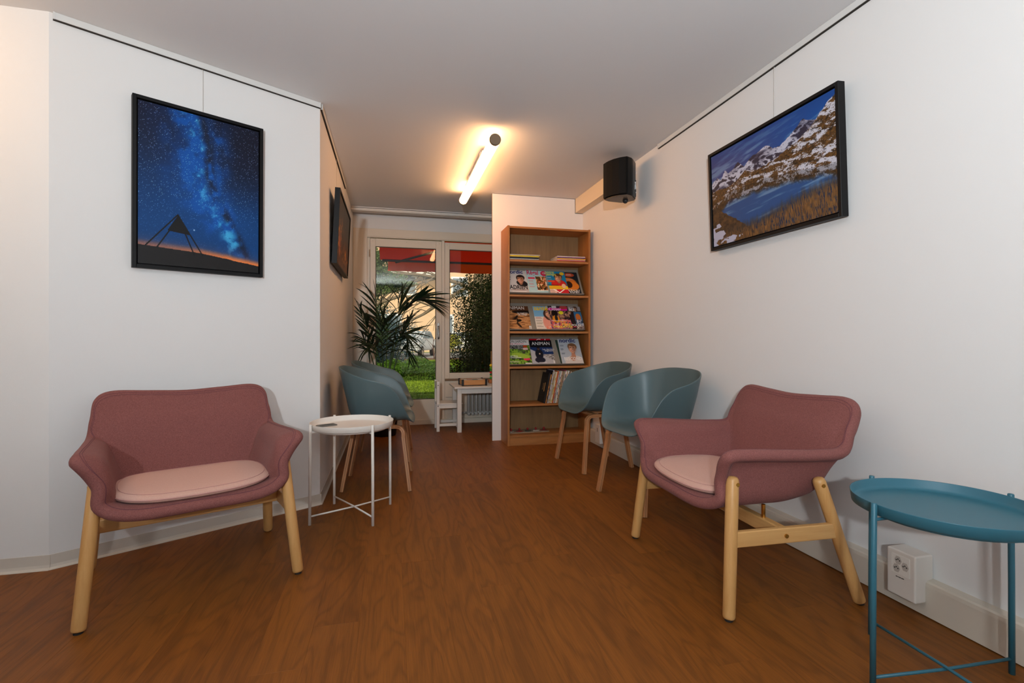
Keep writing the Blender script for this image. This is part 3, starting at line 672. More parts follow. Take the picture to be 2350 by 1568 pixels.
# ---------------------------------------------------------------- socket boxes
def socket(label, y, detailed):
    t = thing('socket_box', label, 'socket', (0, y, 0))
    o = obj('housing', box_(1.797, XW, -.052, .052, .048, .216, .006, 3), mat('socket_plastic', (222, 212, 202), .4), t)
    if detailed:
        bm = BM(); F = Matrix.Translation((1.7965, 0, .165)) @ Matrix.Rotation(R(-90), 4, 'Y')
        pts = [(0, -.022)] 
        b2 = box(BM(), 1.7955, 1.797, -.033, .033, .130, .200, .0015, 1); obj('face_plate', b2, mat('socket_plate', (230, 222, 212), .35), t)
        for cy, cz in ((.008, .180), (.014, .150), (-.017, .165)):
            w = bmesh.new(); bmesh.ops.create_cone(w, cap_ends=True, segments=6, radius1=.0165, radius2=.0165, depth=.0012, matrix=Matrix.Translation((1.7952, cy, cz)) @ Matrix.Rotation(R(90), 4, 'Y') @ Matrix.Diagonal((1, .8, 1, 1)))
            fo = obj('outlet', w, mat('socket_recess', (190, 180, 170), .5), t)
            h2 = BM()
            for dy, dz in ((-.006, .0), (.006, .0), (0, .004)): bmesh.ops.create_cone(h2, cap_ends=True, segments=8, radius1=.0024, radius2=.0024, depth=.0006, matrix=Matrix.Translation((1.7944, cy+dy, cz+dz)) @ Matrix.Rotation(R(90), 4, 'Y'))
            obj('pin_hole', h2, M_gap, fo)
        mk = BM()
        for a, b in ((.017, .012), (.010, .008), (.006, -.001), (-.003, -.012)): box(mk, 1.7955, 1.7972, b, a, .118, .1205)
        obj('marking', mk, M_gap, t)['kind'] = 'stuff'
    else:
        obj('slot', box_(1.7955, 1.798, -.004, .002, .15, .185), M_gap, t)
        obj('latch', box_(1.84, 1.86, -.056, -.050, .12, .14), flat(200, 190, 178), t)
socket('white box with three-way power socket under the blue table', 1.406, True)
socket('white socket box on the trunking behind the far teal chair', 4.12, False)

# ---------------------------------------------------------------- bookcase
BX0, BX1, BY0, BY1 = 1.035, 1.845, 4.388, 4.668
bc = thing('bookcase', 'tall oak bookcase full of magazines against the partition', 'bookcase', (BX0, BY0, 0))
w = BX1-BX0; dp = BY1-BY0
for x0 in (0, w-.019): obj('side_panel', box_(x0, x0+.019, 0, dp, 0, 2.02, .0008, 1), M_shelfv, bc)
obj('top_panel', box_(.0195, w-.0195, .002, dp, 1.998, 2.016, .0008, 1), M_shelfh, bc)
obj('back_panel', box_(.0195, w-.0195, dp-.006, dp-.001, .03, 1.998), M_back, bc)
obj('plinth', box_(.0195, w-.0195, .012, .028, 0, .078, .0008, 1), M_shelfh, bc)
SH = {'bottom': .098, 'e': .380, 'd': .728, 'c': 1.052, 'b': 1.390, 'a': 1.712}
for k, z in SH.items(): obj('shelf', box_(.0195, w-.0195, .004, dp-.008, z-.0195, z, .0008, 1), M_shelfh, bc)
def plate(z):
    # inclined magazine display: front lip at the shelf edge, leaning back
    y0, z0, y1, z1 = .026, z+.012, .198, z+.272; bm = BM(); x0, x1 = .0215, .752
    d = Vector((0, y1-y0, z1-z0)); L = d.length; d.normalize(); n = Vector((0, -d.z, d.y))
    M = Matrix(((1, 0, 0, 0), (0, d.y, n.y, y0), (0, d.z, n.z, z0), (0, 0, 0, 1)))
    box(bm, x0, x1, 0, L, -.003, 0, mx=M); box(bm, x0, x1, -.002, .001, -.003, .018, mx=M); box(bm, x1-.002, x1, 0, L, -.003, .004, mx=M)
    bmesh.ops.recalc_face_normals(bm, faces=bm.faces); obj('display_rack', bm, M_grey, bc); return M
PL = {k: plate(SH[k]) for k in 'bcd'}

# ---- magazines
class Cv:
    """tiny painter for printed covers, u right / v up in 0..1"""
    def __init__(s, bg, nx=104, ny=138):
        s.U, s.V = np.meshgrid(np.linspace(0, 1, nx), np.linspace(0, 1, ny)); s.c = np.tile(rgb(*bg), (ny, nx, 1)).astype(float)
    def m(s, mask, col, t=1): s.c = mix(s.c, rgb(*col), mask*t); return s
    def rect(s, x0, y0, x1, y1, col): return s.m(((s.U >= x0) & (s.U <= x1) & (s.V >= y0) & (s.V <= y1))*1., col)
    def ell(s, x, y, rx, ry, col, rot=0):
        a = R(rot); X = (s.U-x)*math.cos(a)+(s.V-y)*1.33*math.sin(a); Y = -(s.U-x)*math.sin(a)+(s.V-y)*1.33*math.cos(a)
        return s.m(sstep(1.12, .92, np.hypot(X/rx, Y/(ry*1.33))), col)
    def noise(s, x0, y0, x1, y1, cols, sc=14, seed=0, sy=None):
        n = fbm(s.U*sc, s.V*(sy or sc), 4, seed); k = len(cols)-1; t = np.clip((n-.25)/.5, 0, .999)*k; i = t.astype(int); C = np.array([rgb(*c) for c in cols])
        v = C[i]*(1-(t-i))[..., None]+C[i+1]*(t-i)[..., None]; msk = (s.U >= x0) & (s.U <= x1) & (s.V >= y0) & (s.V <= y1); s.c = np.where(msk[..., None], v, s.c); return s
    def lines(s, x0, y1, w, n, dy, col, seed=0):
        rs = np.random.RandomState(seed)
        for k in range(n): s.rect(x0, y1-k*dy-.012, x0+w*rs.uniform(.6, 1), y1-k*dy, col)
        return s
    def soft(s, x, y, rx, ry, col, t=.7, rot=0):
        a = R(rot); X = (s.U-x)*math.cos(a)+(s.V-y)*1.33*math.sin(a); Y = -(s.U-x)*math.sin(a)+(s.V-y)*1.33*math.cos(a)
        return s.m(np.exp(-((X/rx)**2+(Y/(ry*1.33))**2)), col, t)
    def face(s, x, y, r, skin, hair, long_=False, rot=0):
        k = lambda f: tuple(int(min(255, q*f)) for q in skin); V = y; e = s.ell
        if long_: e(x-.01, V-.03, r*1.15, r*1.05, hair, rot); e(x+.02, V-r*.9, r*.9, r*.6, hair, rot)
        e(x+.02, V+r*.36, r*.98, r*.66, hair, rot); e(x+.01, V-r*.82, r*.40, r*.42, k(.72)); e(x, V, r*.76, r*.80, skin, rot); e(x-.01, V-r*.36, r*.52, r*.46, skin, rot)
        s.soft(x+r*.48, V-.02, r*.38, r*.62, k(.62), .75); s.soft(x-r*.32, V-r*.08, r*.26, r*.2, k(1.16), .6); s.soft(x-.01, V+r*.42, r*.4, r*.16, k(1.12), .5)
        e(x-r*.02, V+r*.66, r*.72, r*.24, hair, rot-8); s.soft(x-r*.70, V+r*.25, r*.14, r*.4, hair, .9)
        for q in (-1, 1): s.soft(x+q*r*.30, V+r*.17, r*.17, r*.075, k(.30), .95); s.soft(x+q*r*.30, V+r*.30, r*.22, r*.045, hair, .7)
        s.soft(x+r*.10, V-r*.04, r*.08, r*.22, k(.7), .6); s.soft(x+r*.02, V-r*.17, r*.15, r*.05, k(.6), .6)
        s.soft(x, V-r*.40, r*.28, r*.085, (150, 60, 56), .9); s.soft(x, V-r*.385, r*.20, r*.035, (245, 236, 228), .95); s.soft(x, V-r*.60, r*.22, r*.05, k(.8), .5); return s
def magazine(label, key, x, cv, texts, up=0, lift=.0, w=.205, h=.268, th=.005, rot=0):
    """leans on display rack `key`; x measured from bookcase left"""
    M = Matrix.Translation((BX0, BY0, 0)) @ PL[key] @ Matrix.Translation((x, .004+up, lift+.0005)) @ Matrix.Rotation(R(rot), 4, 'Z')
    t = bpy.data.objects.new('magazine', None); COL.objects.link(t); t.matrix_world = M; t.empty_display_size = .05; tag(t, label, 'magazine')
    obj('pages', box_(0, w, 0, h, 0, th-.0006), M_paper, t)
    P = np.stack([cv.U*w, cv.V*h, np.full_like(cv.U, th-.0002)], -1); obj('cover', grid_mesh('cover', P, cv.c), M_print, t)
    for s, tx, ty, size, col, kw in texts:
        me = text_mesh(s, size*w, **kw); me.transform(Matrix.Translation((tx*w, ty*h, th+.0003))); obj('lettering', me, flat(*col), t)
    return t
WHT = (235, 232, 228); BLK = (12, 12, 14); NAVY = (16, 34, 104)
c = Cv((206, 200, 196)); c.ell(.72, .06, .5, .36, (196, 186, 182)).ell(.66, .42, .26, .13, (24, 24, 28), -20).face(.60, .60, .20, (214, 150, 116), (38, 26, 22), rot=8); c.lines(.03, .72, .16, 2, .03, (30, 30, 40)).lines(.03, .60, .17, 2, .03, (30, 30, 40), 2).lines(.06, .135, .95, 2, .028, (110, 70, 48), 6).lines(.15, .06, .8, 1, .03, (240, 236, 232))
magazine('magazine with dark-haired smiling man on pale cover, upper rack', 'b', .024, c, [('nordic', .015, .86, .30, NAVY, dict(bold=.0017, sx=.98)), ('ADRIEN', .05, .155, .33, BLK, dict(sx=.72, bold=.0014))], lift=.001)
c = Cv((168, 200, 204)); c.noise(.42, .10, .92, .74, [(30, 26, 12), (150, 30, 22), (50, 110, 40), (200, 60, 36), (226, 190, 130), (240, 230, 210)], 16, 3).ell(.55, .66, .12, .07, (86, 62, 30)).ell(.86, .88, .15, .115, (206, 36, 70)); c.rect(.06, .62, .38, .70, (206, 60, 84)).lines(.06, .56, .26, 2, .04, (206, 76, 96)).lines(.06, .42, .26, 2, .04, (206, 76, 96), 3).lines(.06, .28, .26, 2, .04, (206, 76, 96), 4).lines(.1, .08, .75, 1, .03, (240, 240, 236)).rect(.42, .10, .92, .12, (240, 230, 215))
magazine('food magazine with chopped vegetable photo on light blue cover', 'b', .212, c, [('Régal', .03, .82, .36, (206, 30, 74), dict(sx=.74, bold=.0016)), ('120', .765, .855, .15, WHT, {})], lift=.0065)
c = Cv((20, 112, 92), 20, 26); magazine('green magazine mostly hidden behind its neighbours, upper rack', 'b', .265, c, [], lift=.0)
c = Cv((26, 34, 40)); c.ell(.45, .48, .42, .26, (196, 106, 40)).ell(.62, .36, .34, .20, (214, 122, 40)).ell(.48, .42, .16, .15, (52, 26, 16)).ell(.58, .87, .26, .09, (176, 70, 40)).lines(.44, .90, .3, 2, .035, (230, 196, 170), 3).ell(.15, .74, .07, .05, (190, 200, 205)).lines(.40, .66, .4, 1, .03, (150, 160, 180)).lines(.2, .20, .7, 2, .035, (210, 180, 140)).rect(0, 0, 1, .14, (22, 30, 38))
magazine('dark festive food magazine with golden cake, right end of upper rack', 'b', .527, c, [('Noël', .28, .04, .30, WHT, dict(shear=.3))], lift=.001)
c = Cv((26, 126, 168)); c.rect(.0, .80, .5, 1, (96, 160, 160)).ell(.60, .40, .36, .22, (206, 40, 36)).face(.62, .70, .20, (226, 160, 118), (92, 58, 34), rot=-12).ell(.85, .90, .11, .075, (236, 190, 40)).rect(0, .50, .42, .58, (226, 80, 44)).rect(0, .18, 1, .33, (242, 196, 30)).rect(0, 0, .42, .17, (232, 190, 170)).rect(.42, 0, 1, .17, (206, 34, 40)).lines(.05, .28, .85, 2, .05, (206, 90, 30)).lines(.06, .12, .3, 3, .04, (120, 100, 110)).lines(.03, .72, .3, 1, .05, WHT).lines(.03, .64, .34, 1, .05, (220, 210, 90))
c.m(((np.abs(c.V-(.02+np.abs(c.U-.55)*.62)) < .022) & (c.V < .18))*1., (250, 245, 240)).ell(.82, .33, .10, .10, (236, 190, 150))
magazine('magazine with laughing woman, blue top and yellow band', 'b', .398, c, [('notre', .02, .90, .20, (226, 214, 60), {}), ('temps', .04, .80, .21, (226, 214, 60), dict(bold=.0004)), ('Supplément', .05, .335, .11, BLK, dict(bold=.0003))], lift=.0065)
# middle rack
c = Cv((150, 96, 52)); c.noise(0, 0, 1, .80, [(66, 34, 14), (170, 112, 62), (208, 152, 98), (120, 72, 36)], 3, 5, 22).rect(0, .80, 1, 1, (92, 54, 30)).ell(.75, .74, .5, .07, (30, 20, 14)).ell(.38, .50, .05, .11, (24, 16, 12), -35).ell(.30, .44, .10, .02, (24, 16, 12), 10).ell(.50, .37, .11, .05, (24, 16, 12), 15).ell(.42, .36, .03, .12, (30, 18, 12)).ell(.47, .18, .05, .13, (44, 26, 14), 35).rect(.9, 0, 1, .15, (226, 220, 212)).lines(.92, .13, .06, 4, .035, (60, 50, 50))
magazine('brown wildlife magazine with birds mirrored in water, middle rack', 'c', .022, c, [('ANIMAN', .01, .85, .245, (236, 226, 214), dict(sx=.85)), ('Le magicien', .46, .67, .10, WHT, dict(bold=.0002)), ('de l\'image', .50, .60, .10, WHT, dict(bold=.0002))], lift=.001, w=.215)
c = Cv((126, 176, 206)); c.rect(0, 0, .5, .55, (222, 210, 196)).ell(.72, .30, .34, .36, (226, 150, 130)).face(.70, .70, .20, (232, 164, 130), (70, 44, 34), True, -12).lines(.04, .52, .34, 2, .035, (150, 70, 80)).lines(.04, .40, .32, 2, .035, (90, 100, 90), 3).lines(.04, .28, .32, 2, .035, (120, 120, 80), 4).lines(.04, .16, .32, 2, .035, (90, 90, 80), 5).noise(.5, 0, .95, .14, [(230, 80, 60), (236, 150, 120), (226, 200, 190)], 20, 2)
magazine('health magazine with smiling woman and yellow title, middle rack', 'c', .285, c, [('santé', .03, .83, .36, (242, 196, 20), dict(bold=.0016, sx=.9))], lift=.001)
c = Cv((60, 40, 50)); c.noise(0, .4, 1, .78, [(20, 16, 20), (90, 60, 60), (200, 150, 110), (60, 40, 50)], 9, 8).noise(0, 0, 1, .4, [(30, 26, 70), (150, 90, 120), (226, 90, 60), (190, 190, 210)], 12, 5).rect(.0, .80, .95, .90, (222, 20, 150)).rect(.2, .9, .42, 1, (205, 205, 205)).ell(.78, .93, .2, .08, (170, 60, 60)).ell(.28, .66, .15, .16, (26, 16, 14)).ell(.30, .42, .17, .16, (222, 140, 30)).ell(.32, .46, .07, .14, (30, 30, 34)).ell(.60, .70, .11, .075, (226, 214, 40)).face(.83, .64, .08, (206, 156, 130), (36, 24, 22)).lines(.05, .36, .9, 1, .03, (226, 226, 220)).lines(.3, .30, .6, 1, .03, (236, 220, 40))
magazine('gossip magazine with magenta title bar and yellow headline', 'c', .430, c, [('Closer', .03, .795, .25, (250, 235, 245), dict(sx=.9)), ('FOLLE', .52, .15, .16, (246, 226, 30), dict(bold=.0005)), ("D'INQUIETUDE", .10, .05, .15, (246, 226, 30), dict(bold=.0004, sx=.9))], lift=.0125)
c = Cv((38, 26, 30)); c.rect(0, .76, .25, 1, (206, 34, 50)).rect(.25, .80, 1, 1, (150, 140, 140)).face(.72, .89, .11, (206, 160, 130), (60, 40, 30), True).ell(.22, .52, .22, .26, (24, 18, 20)).face(.20, .70, .07, (206, 160, 140), (40, 26, 24)).face(.42, .72, .07, (206, 150, 130), (120, 76, 40)).rect(.62, .42, 1, .76, (50, 110, 156)).ell(.80, .52, .13, .16, (196, 110, 50)).noise(.62, .16, 1, .41, [(20, 30, 50), (80, 110, 140), (220, 210, 210)], 20, 3).noise(.62, 0, 1, .15, [(220, 210, 200), (60, 40, 40), (230, 220, 215)], 24, 4).rect(0, .20, .4, .26, (214, 24, 70)).rect(0, .08, .6, .13, (150, 20, 50))
magazine('celebrity magazine with red corner title, right end of middle rack', 'c', .562, c, [('ici', .42, .80, .30, WHT, dict(bold=.0014)), ('EPOUSE', .28, .125, .17, WHT, dict(bold=.0005))], lift=.0065, w=.2)
# lower rack
c = Cv((60, 90, 36)); c.noise(0, 0, 1, .78, [(20, 30, 12), (66, 100, 30), (140, 176, 50), (90, 130, 44), (60, 60, 50)], 8, 6).noise(0, .62, .75, .78, [(40, 40, 40), (150, 146, 140), (30, 30, 30)], 16, 4).rect(0, .78, 1, 1, (222, 214, 208)).rect(.72, .68, .9, .77, (196, 66, 30)).rect(.70, .58, .92, .66, (222, 170, 180)).ell(.80, .20, .15, .055, (226, 50, 90)).rect(.70, 0, 1, .05, (225, 220, 210)).ell(.55, .34, .4, .10, (156, 186, 60), -10).lines(.03, .12, .5, 2, .04, (226, 214, 190))
magazine('gardening magazine with green lawn photo, left end of lower rack', 'd', .022, c, [('MON JARDIN', .01, .88, .175, (30, 40, 30), dict(sx=.86)), ('ma maison', .12, .80, .15, (206, 40, 100), {}), ('4 jardins', .0, .30, .12, WHT, {}), ("d'exception", .0, .24, .12, WHT, {})], lift=.001, w=.218, th=.009)
c = Cv((176, 20, 34), 30, 40); magazine('red-topped magazine peeking out above a black wildlife magazine', 'd', .249, c, [('Gala', .28, .80, .34, (240, 225, 225), dict(shear=.2))], lift=.001, up=.022, w=.214, h=.262)
c = Cv((14, 14, 18)); c.rect(0, 0, 1, .70, (26, 50, 96)).noise(0, 0, 1, .40, [(110, 104, 100), (196, 190, 186), (90, 84, 82), (206, 202, 200)], 14, 3).m(((c.V < .62-c.U*.5))*1., (176, 174, 176)).ell(.36, .40, .17, .22, (20, 22, 34)).ell(.36, .16, .22, .12, (24, 26, 44)).ell(.36, .63, .055, .05, (90, 62, 46)).ell(.36, .67, .08, .025, (30, 22, 20)).ell(.38, .42, .03, .03, (210, 180, 150)).rect(.93, .02, .99, .14, (220, 215, 210)).lines(.3, .06, .4, 1, .03, (230, 226, 220))
magazine('black wildlife magazine with figure on a snowy slope, lower rack', 'd', .245, c, [('ANIMAN', .10, .79, .24, WHT, dict(sx=.87)), ('Les derniers', .54, .58, .105, WHT, {}), ('seigneurs', .62, .52, .105, WHT, {})], lift=.0065, w=.222, h=.262)
c = Cv((40, 60, 52), 20, 26); magazine('dark green magazine mostly hidden, right part of lower rack', 'd', .520, c, [], lift=.0, rot=2)
c = Cv((176, 184, 192)); c.ell(.62, .05, .46, .26, (214, 204, 196)).face(.60, .60, .215, (216, 156, 124), (120, 84, 56), rot=-6).ell(.60, .30, .10, .12, (190, 132, 104)).ell(.55, .20, .14, .10, (196, 140, 112)).lines(.05, .75, .2, 2, .03, (40, 50, 70)).lines(.05, .60, .16, 3, .03, (60, 70, 80), 3).lines(.05, .42, .18, 2, .03, (50, 60, 80), 4)
magazine('magazine with woman in white blouse on grey cover, lower rack', 'd', .535, c, [('nordic', .06, .86, .30, NAVY, dict(bold=.0017, sx=.98)), ('BESCOND', .12, .13, .215, WHT, dict(sx=.86, bold=.0006))], lift=.006, w=.215, h=.275, th=.007)
# stacks lying on the top shelf
def flatmag(label, x0, y0, z, w_, d_, th, col, rot, grp):
    t = thing('magazine', label, 'magazine', (x0, y0, z), R(rot), grp)
    obj('cover', box_(0, w_, 0, d_, th-.0006, th), flat(*col), t); obj('spine', box_(0, w_, -.0004, .002, 0, th), flat(*col), t); obj('pages', box_(.001, w_-.001, .002, d_-.001, 0, th-.0006), M_paper, t)
    return t
z = SH['a']+.0005
for k, (col, th, nm) in enumerate([((60, 62, 60), .007, 'charcoal'), ((226, 226, 220), .005, 'white'), ((20, 20, 22), .009, 'black'), ((34, 32, 30), .007, 'matt black'), ((240, 204, 40), .008, 'yellow'), ((190, 160, 50), .004, 'mustard'), ((214, 200, 180), .006, 'cream')]):
    m_ = flatmag('%s-spined magazine lying in the left pile of the top shelf' % nm, BX0+.024, BY0+.03-.002*k+.003*(k % 2), z, .29-.006*(k % 3), .2, th, col, .6*((k % 3)-1), 'magazines lying in the left pile')
    if k in (2, 4):
        tm = text_mesh('REVUE' if 0 else 'GEO', .006); bpy.data.meshes.remove(tm)
    z += th+.0004
z = SH['a']+.0005
for k, (col, th, nm) in enumerate([((120, 26, 34), .006, 'dark red'), ((206, 60, 40), .006, 'bright red'), ((226, 214, 206), .005, 'white'), ((220, 120, 30), .006, 'orange'), ((232, 180, 40), .006, 'yellow'), ((36, 60, 140), .006, 'blue'), ((150, 30, 60), .005, 'crimson'), ((222, 218, 214), .007, 'pale grey')]):
    flatmag('%s-spined magazine lying in the right pile of the top shelf' % nm, BX0+.484-.004*k*(k < 2), BY0+.02+.002*(k % 3), z, .285-.005*(k % 2), .205, th, col, .8*((k % 3)-1), 'magazines lying in the right pile'); z += th+.0004
# upright, leaning magazines
x = 1.395; lean = R(11.5); zb = SH['e']
spec = [((14, 14, 18), .014, .285, 'black boxed'), ((206, 140, 80), .008, .272, 'tan'), ((30, 30, 44), .004, .31, 'navy'), ((220, 216, 224), .005, .315, 'white glossy'), ((120, 116, 112), .009, .30, 'grey'), ((206, 190, 166), .016, .30, 'ivory'), ((216, 200, 170), .012, .298, 'sand'), ((202, 96, 20), .012, .305, 'orange'), ((214, 160, 170), .007, .30, 'pale pink'), ((150, 160, 150), .010, .302, 'sage'), ((222, 214, 206), .010, .302, 'off-white'), ((200, 150, 120), .009, .30, 'terracotta'), ((90, 84, 60), .005, .305, 'olive'), ((214, 190, 150), .012, .30, 'straw'), ((196, 60, 90), .005, .31, 'raspberry'), ((226, 210, 200), .012, .30, 'shell white'), ((206, 176, 140), .012, .30, 'caramel'), ((226, 222, 214), .010, .305, 'chalk'), ((120, 90, 70), .010, .30, 'brown'), ((210, 200, 180), .012, .298, 'linen')]
for k, (col, th, h_, nm) in enumerate(spec):
    t = thing('magazine', '%s magazine leaning upright in the row behind the chair' % nm, 'magazine', (x, BY0+.014+.004*(k % 3), zb+.0005), 0, 'upright magazines in the leaning row'); t.rotation_euler = (0, lean, 0)
    off = .0 ; d_ = .20
    obj('spine', box_(-th, 0, 0, .003, 0, h_, .0005, 1), flat(*col), t); obj('cover', box_(-th, -th+.0006, .003, d_, 0, h_), flat(*col), t); obj('pages', box_(-th+.0008, -.0006, .003, d_-.002, .002, h_-.002), M_paper, t)
    bm = BM(); rs = random.Random(k)
    if k == 0:
        for a in range(7): box(bm, -th-.0006, -th+.0001, .085+.008*rs.random(), .105+.02*rs.random(), .12+a*.009, .125+a*.009)
        box(bm, -th-.0006, -th+.0001, .05, .07, .105, .19); obj('gilt_lettering', bm, flat(200, 150, 90), t)
    else:
        for a in range(6):
            zz = rs.uniform(.01, h_-.03); box(bm, -th*.8, -th*.2, -.0006, .0002, zz, zz+rs.uniform(.006, .03))
        obj('spine_print', bm, flat(*rs.choice([(60, 50, 44), (150, 60, 40), (90, 90, 110), (180, 150, 60)])), t)['kind'] = 'stuff'
    x += th/math.cos(lean)+.0012
# knobbed puzzle on the bottom shelf
pz = thing('knob_puzzle', 'wooden puzzle board with red knobs on the bottom shelf', 'toy', (BX0+.03, BY0+.075, SH['bottom']+.0003), R(3))
obj('board', box_(0, .40, 0, .15, 0, .009, .001, 1), mat('puzzle_board', (150, 128, 104), .6, var=.3, vscale=25), pz)
for k in range(5):
    xx = .035+k*.082; pc = obj('puzzle_piece', prism(BM(), [(xx+.03*math.cos(a)*(1+.25*math.sin(3*a+k)), .05+.03*math.sin(a)) for a in [2*math.pi*j/14 for j in range(14)]], .009, .014), flat(*[(190, 170, 150), (150, 40, 36), (60, 70, 60), (206, 196, 180), (120, 36, 34)][k]), pz)
    bm = sweep(BM(), [(xx, .05, .013), (xx, .05, .024)], .0045, 8); sphere(bm, (xx, .05, .030), .011, 12); obj('knob', bm, flat(150, 24, 26, .3), pc, True)

# ---------------------------------------------------------------- children's table corner
kt = thing('play_table', 'small white children table under the window', 'table', (.64, 5.12, 0))
obj('tabletop', box_(0, 1.05, 0, .48, .461, .480, .002, 1), M_white, kt)
for x_, y_ in ((.035, .03), (.965, .03), (.035, .43), (.965, .43)): obj('leg', box_(x_, x_+.045, y_, y_+.045, 0, .461, .002, 1), M_white, kt)
obj('apron', box_(.08, .965, .038, .053, .405, .461, .001, 1), M_white, kt); obj('apron', box_(.08, .965, .455, .47, .405, .461, .001, 1), M_white, kt)
obj('apron', box_(.045, .06, .075, .43, .405, .461, .001, 1), M_white, kt)
kc = thing('play_chair', 'small white children chair pushed under the table', 'chair', (.468, 5.245, 0))
for y_ in (0, .235): 
    p = obj('back_post', box_(0, .032, y_, y_+.03, 0, .53, .002, 1), M_white, kc)
    bm = BM()
    for zz in (.49, .27): bmesh.ops.create_cone(bm, cap_ends=True, segments=10, radius1=.005, radius2=.005, depth=.002, matrix=Matrix.Translation((.016, y_-.0005, zz)) @ Matrix.Rotation(R(90), 4, 'X'))
    obj('screw_hole', bm, M_gap, p); obj('front_leg', box_(.236, .266, y_, y_+.03, 0, .285, .002, 1), M_white, kc)
    obj('seat_rail', box_(.032, .236, y_+.004, y_+.024, .245, .285, .001, 1), M_white, kc); obj('stretcher', box_(.032, .236, y_+.006, y_+.024, .055, .083, .001, 1), M_white, kc)
obj('seat', box_(.005, .275, -.004, .269, .285, .298, .002, 1), M_white, kc); obj('backrest', box_(.006, .022, .03, .235, .44, .52, .002, 1), M_white, kc)
M_toy = wood('toy_wood', (190, 130, 74), (222, 166, 104), 0, 1, .5, figure=.3)
tb = thing('toy_box', 'flat wooden toy box with black corners on the play table', 'toy', (.735, 5.20, .4805), R(3))
bm = BM(); box(bm, .012, .25, .0, .012, .012, .062, .001, 1); box(bm, .012, .25, .188, .2, .012, .062, .001, 1); box(bm, 0.004, .016, .01, .19, .012, .062, .001, 1); box(bm, .246, .258, .01, .19, .012, .062, .001, 1); box(bm, .01, .25, .01, .19, .008, .02); obj('tray', bm, M_toy, tb)
for x_ in (-.006, .246):
    for y_ in (-.006, .188): obj('corner_guard', box_(x_, x_+.022, y_, y_+.018, 0, .07, .003, 1), M_dark, tb)
bm = BM(); box(bm, .018, .244, .014, .186, .02, .056); obj('picture_board', bm, flat(70, 50, 50), tb)
for k in range(12):
    a, b = k % 4, k//4; o = obj('picture_tile', box_(.024+a*.056, .072+a*.056, .02+b*.056, .068+b*.056, .056, .059, .0005, 1), flat(*[(210, 206, 196), (90, 150, 110), (200, 90, 70), (222, 222, 214), (120, 130, 150), (180, 200, 190)][(a*2+b*3) % 6]), tb)
bt = thing('bead_tower', 'wooden base with upright rods of coloured beads on play table', 'toy', (1.125, 5.50, .4805))
obj('base', box_(-.05, .06, -.04, .04, 0, .042, .003, 1), mat('toy_base_wood', (176, 104, 44), .5), bt)
obj('rod', sweep(BM(), [(-.02, 0, .04), (-.02, 0, .36)], .004, 8), M_toy, bt)
obj('rod', sweep(BM(), [(.03, 0, .04), (.03, 0, .36)], .004, 8), M_toy, bt)
zz = .042
for col, r, hh in (((60, 170, 60), .019, .03), ((236, 180, 30), .018, .012), ((20, 110, 50), .018, .022), ((206, 30, 30), .021, .026), ((40, 150, 50), .018, .026), ((120, 190, 50), .019, .024), ((240, 200, 30), .021, .034)):
    bm = BM(); sphere(bm, (-.02, 0, zz+hh/2), 1, 14, (r, r, hh/2)); obj('bead', bm, flat(*col, rough=.3), bt, True); zz += hh

# ---------------------------------------------------------------- palm
M_leaf = mat('palm_leaf', (22, 38, 20), .45, var=.35, vscale=20, spec=.3); M_stem = mat('palm_stem', (62, 84, 40), .5)
pl = thing('potted_palm', 'dark green kentia palm in a black pot by the garden door', 'plant', (-.06, 5.20, 0))
obj('pot', lathe(BM(), [(0, 0), (.105, 0), (.112, .01), (.138, .27), (.140, .285), (.150, .285), (.150, .30), (.132, .30), (.128, .27), (0, .262)], 36), mat('black_pot', (18, 18, 20), .5), pl, True)
obj('soil', lathe(BM(), [(0, .266), (.128, .266), (.128, .262), (0, .262)], 24), mat('soil', (44, 30, 20), .95, bump=.8, bscale=60), pl)
def leaf_mesh(L, w, droop, segs=7):
    P = []
    for i in range(segs+1):
        t = i/segs; ww = w*(math.sin(math.pi*min(1, t*.88+.10))**.75)*(1 if t < 1 else .05); x_ = L*t; z_ = -droop*t*t*L
        P.append([(x_, -ww, z_+ww*.35), (x_, 0, z_), (x_, ww, z_+ww*.35)])
    return grid_mesh('leaflet', np.array(P, float))
lms = [leaf_mesh(1, .055, d) for d in (.12, .3, .5)]
for m_ in lms: m_.materials.append(M_leaf)
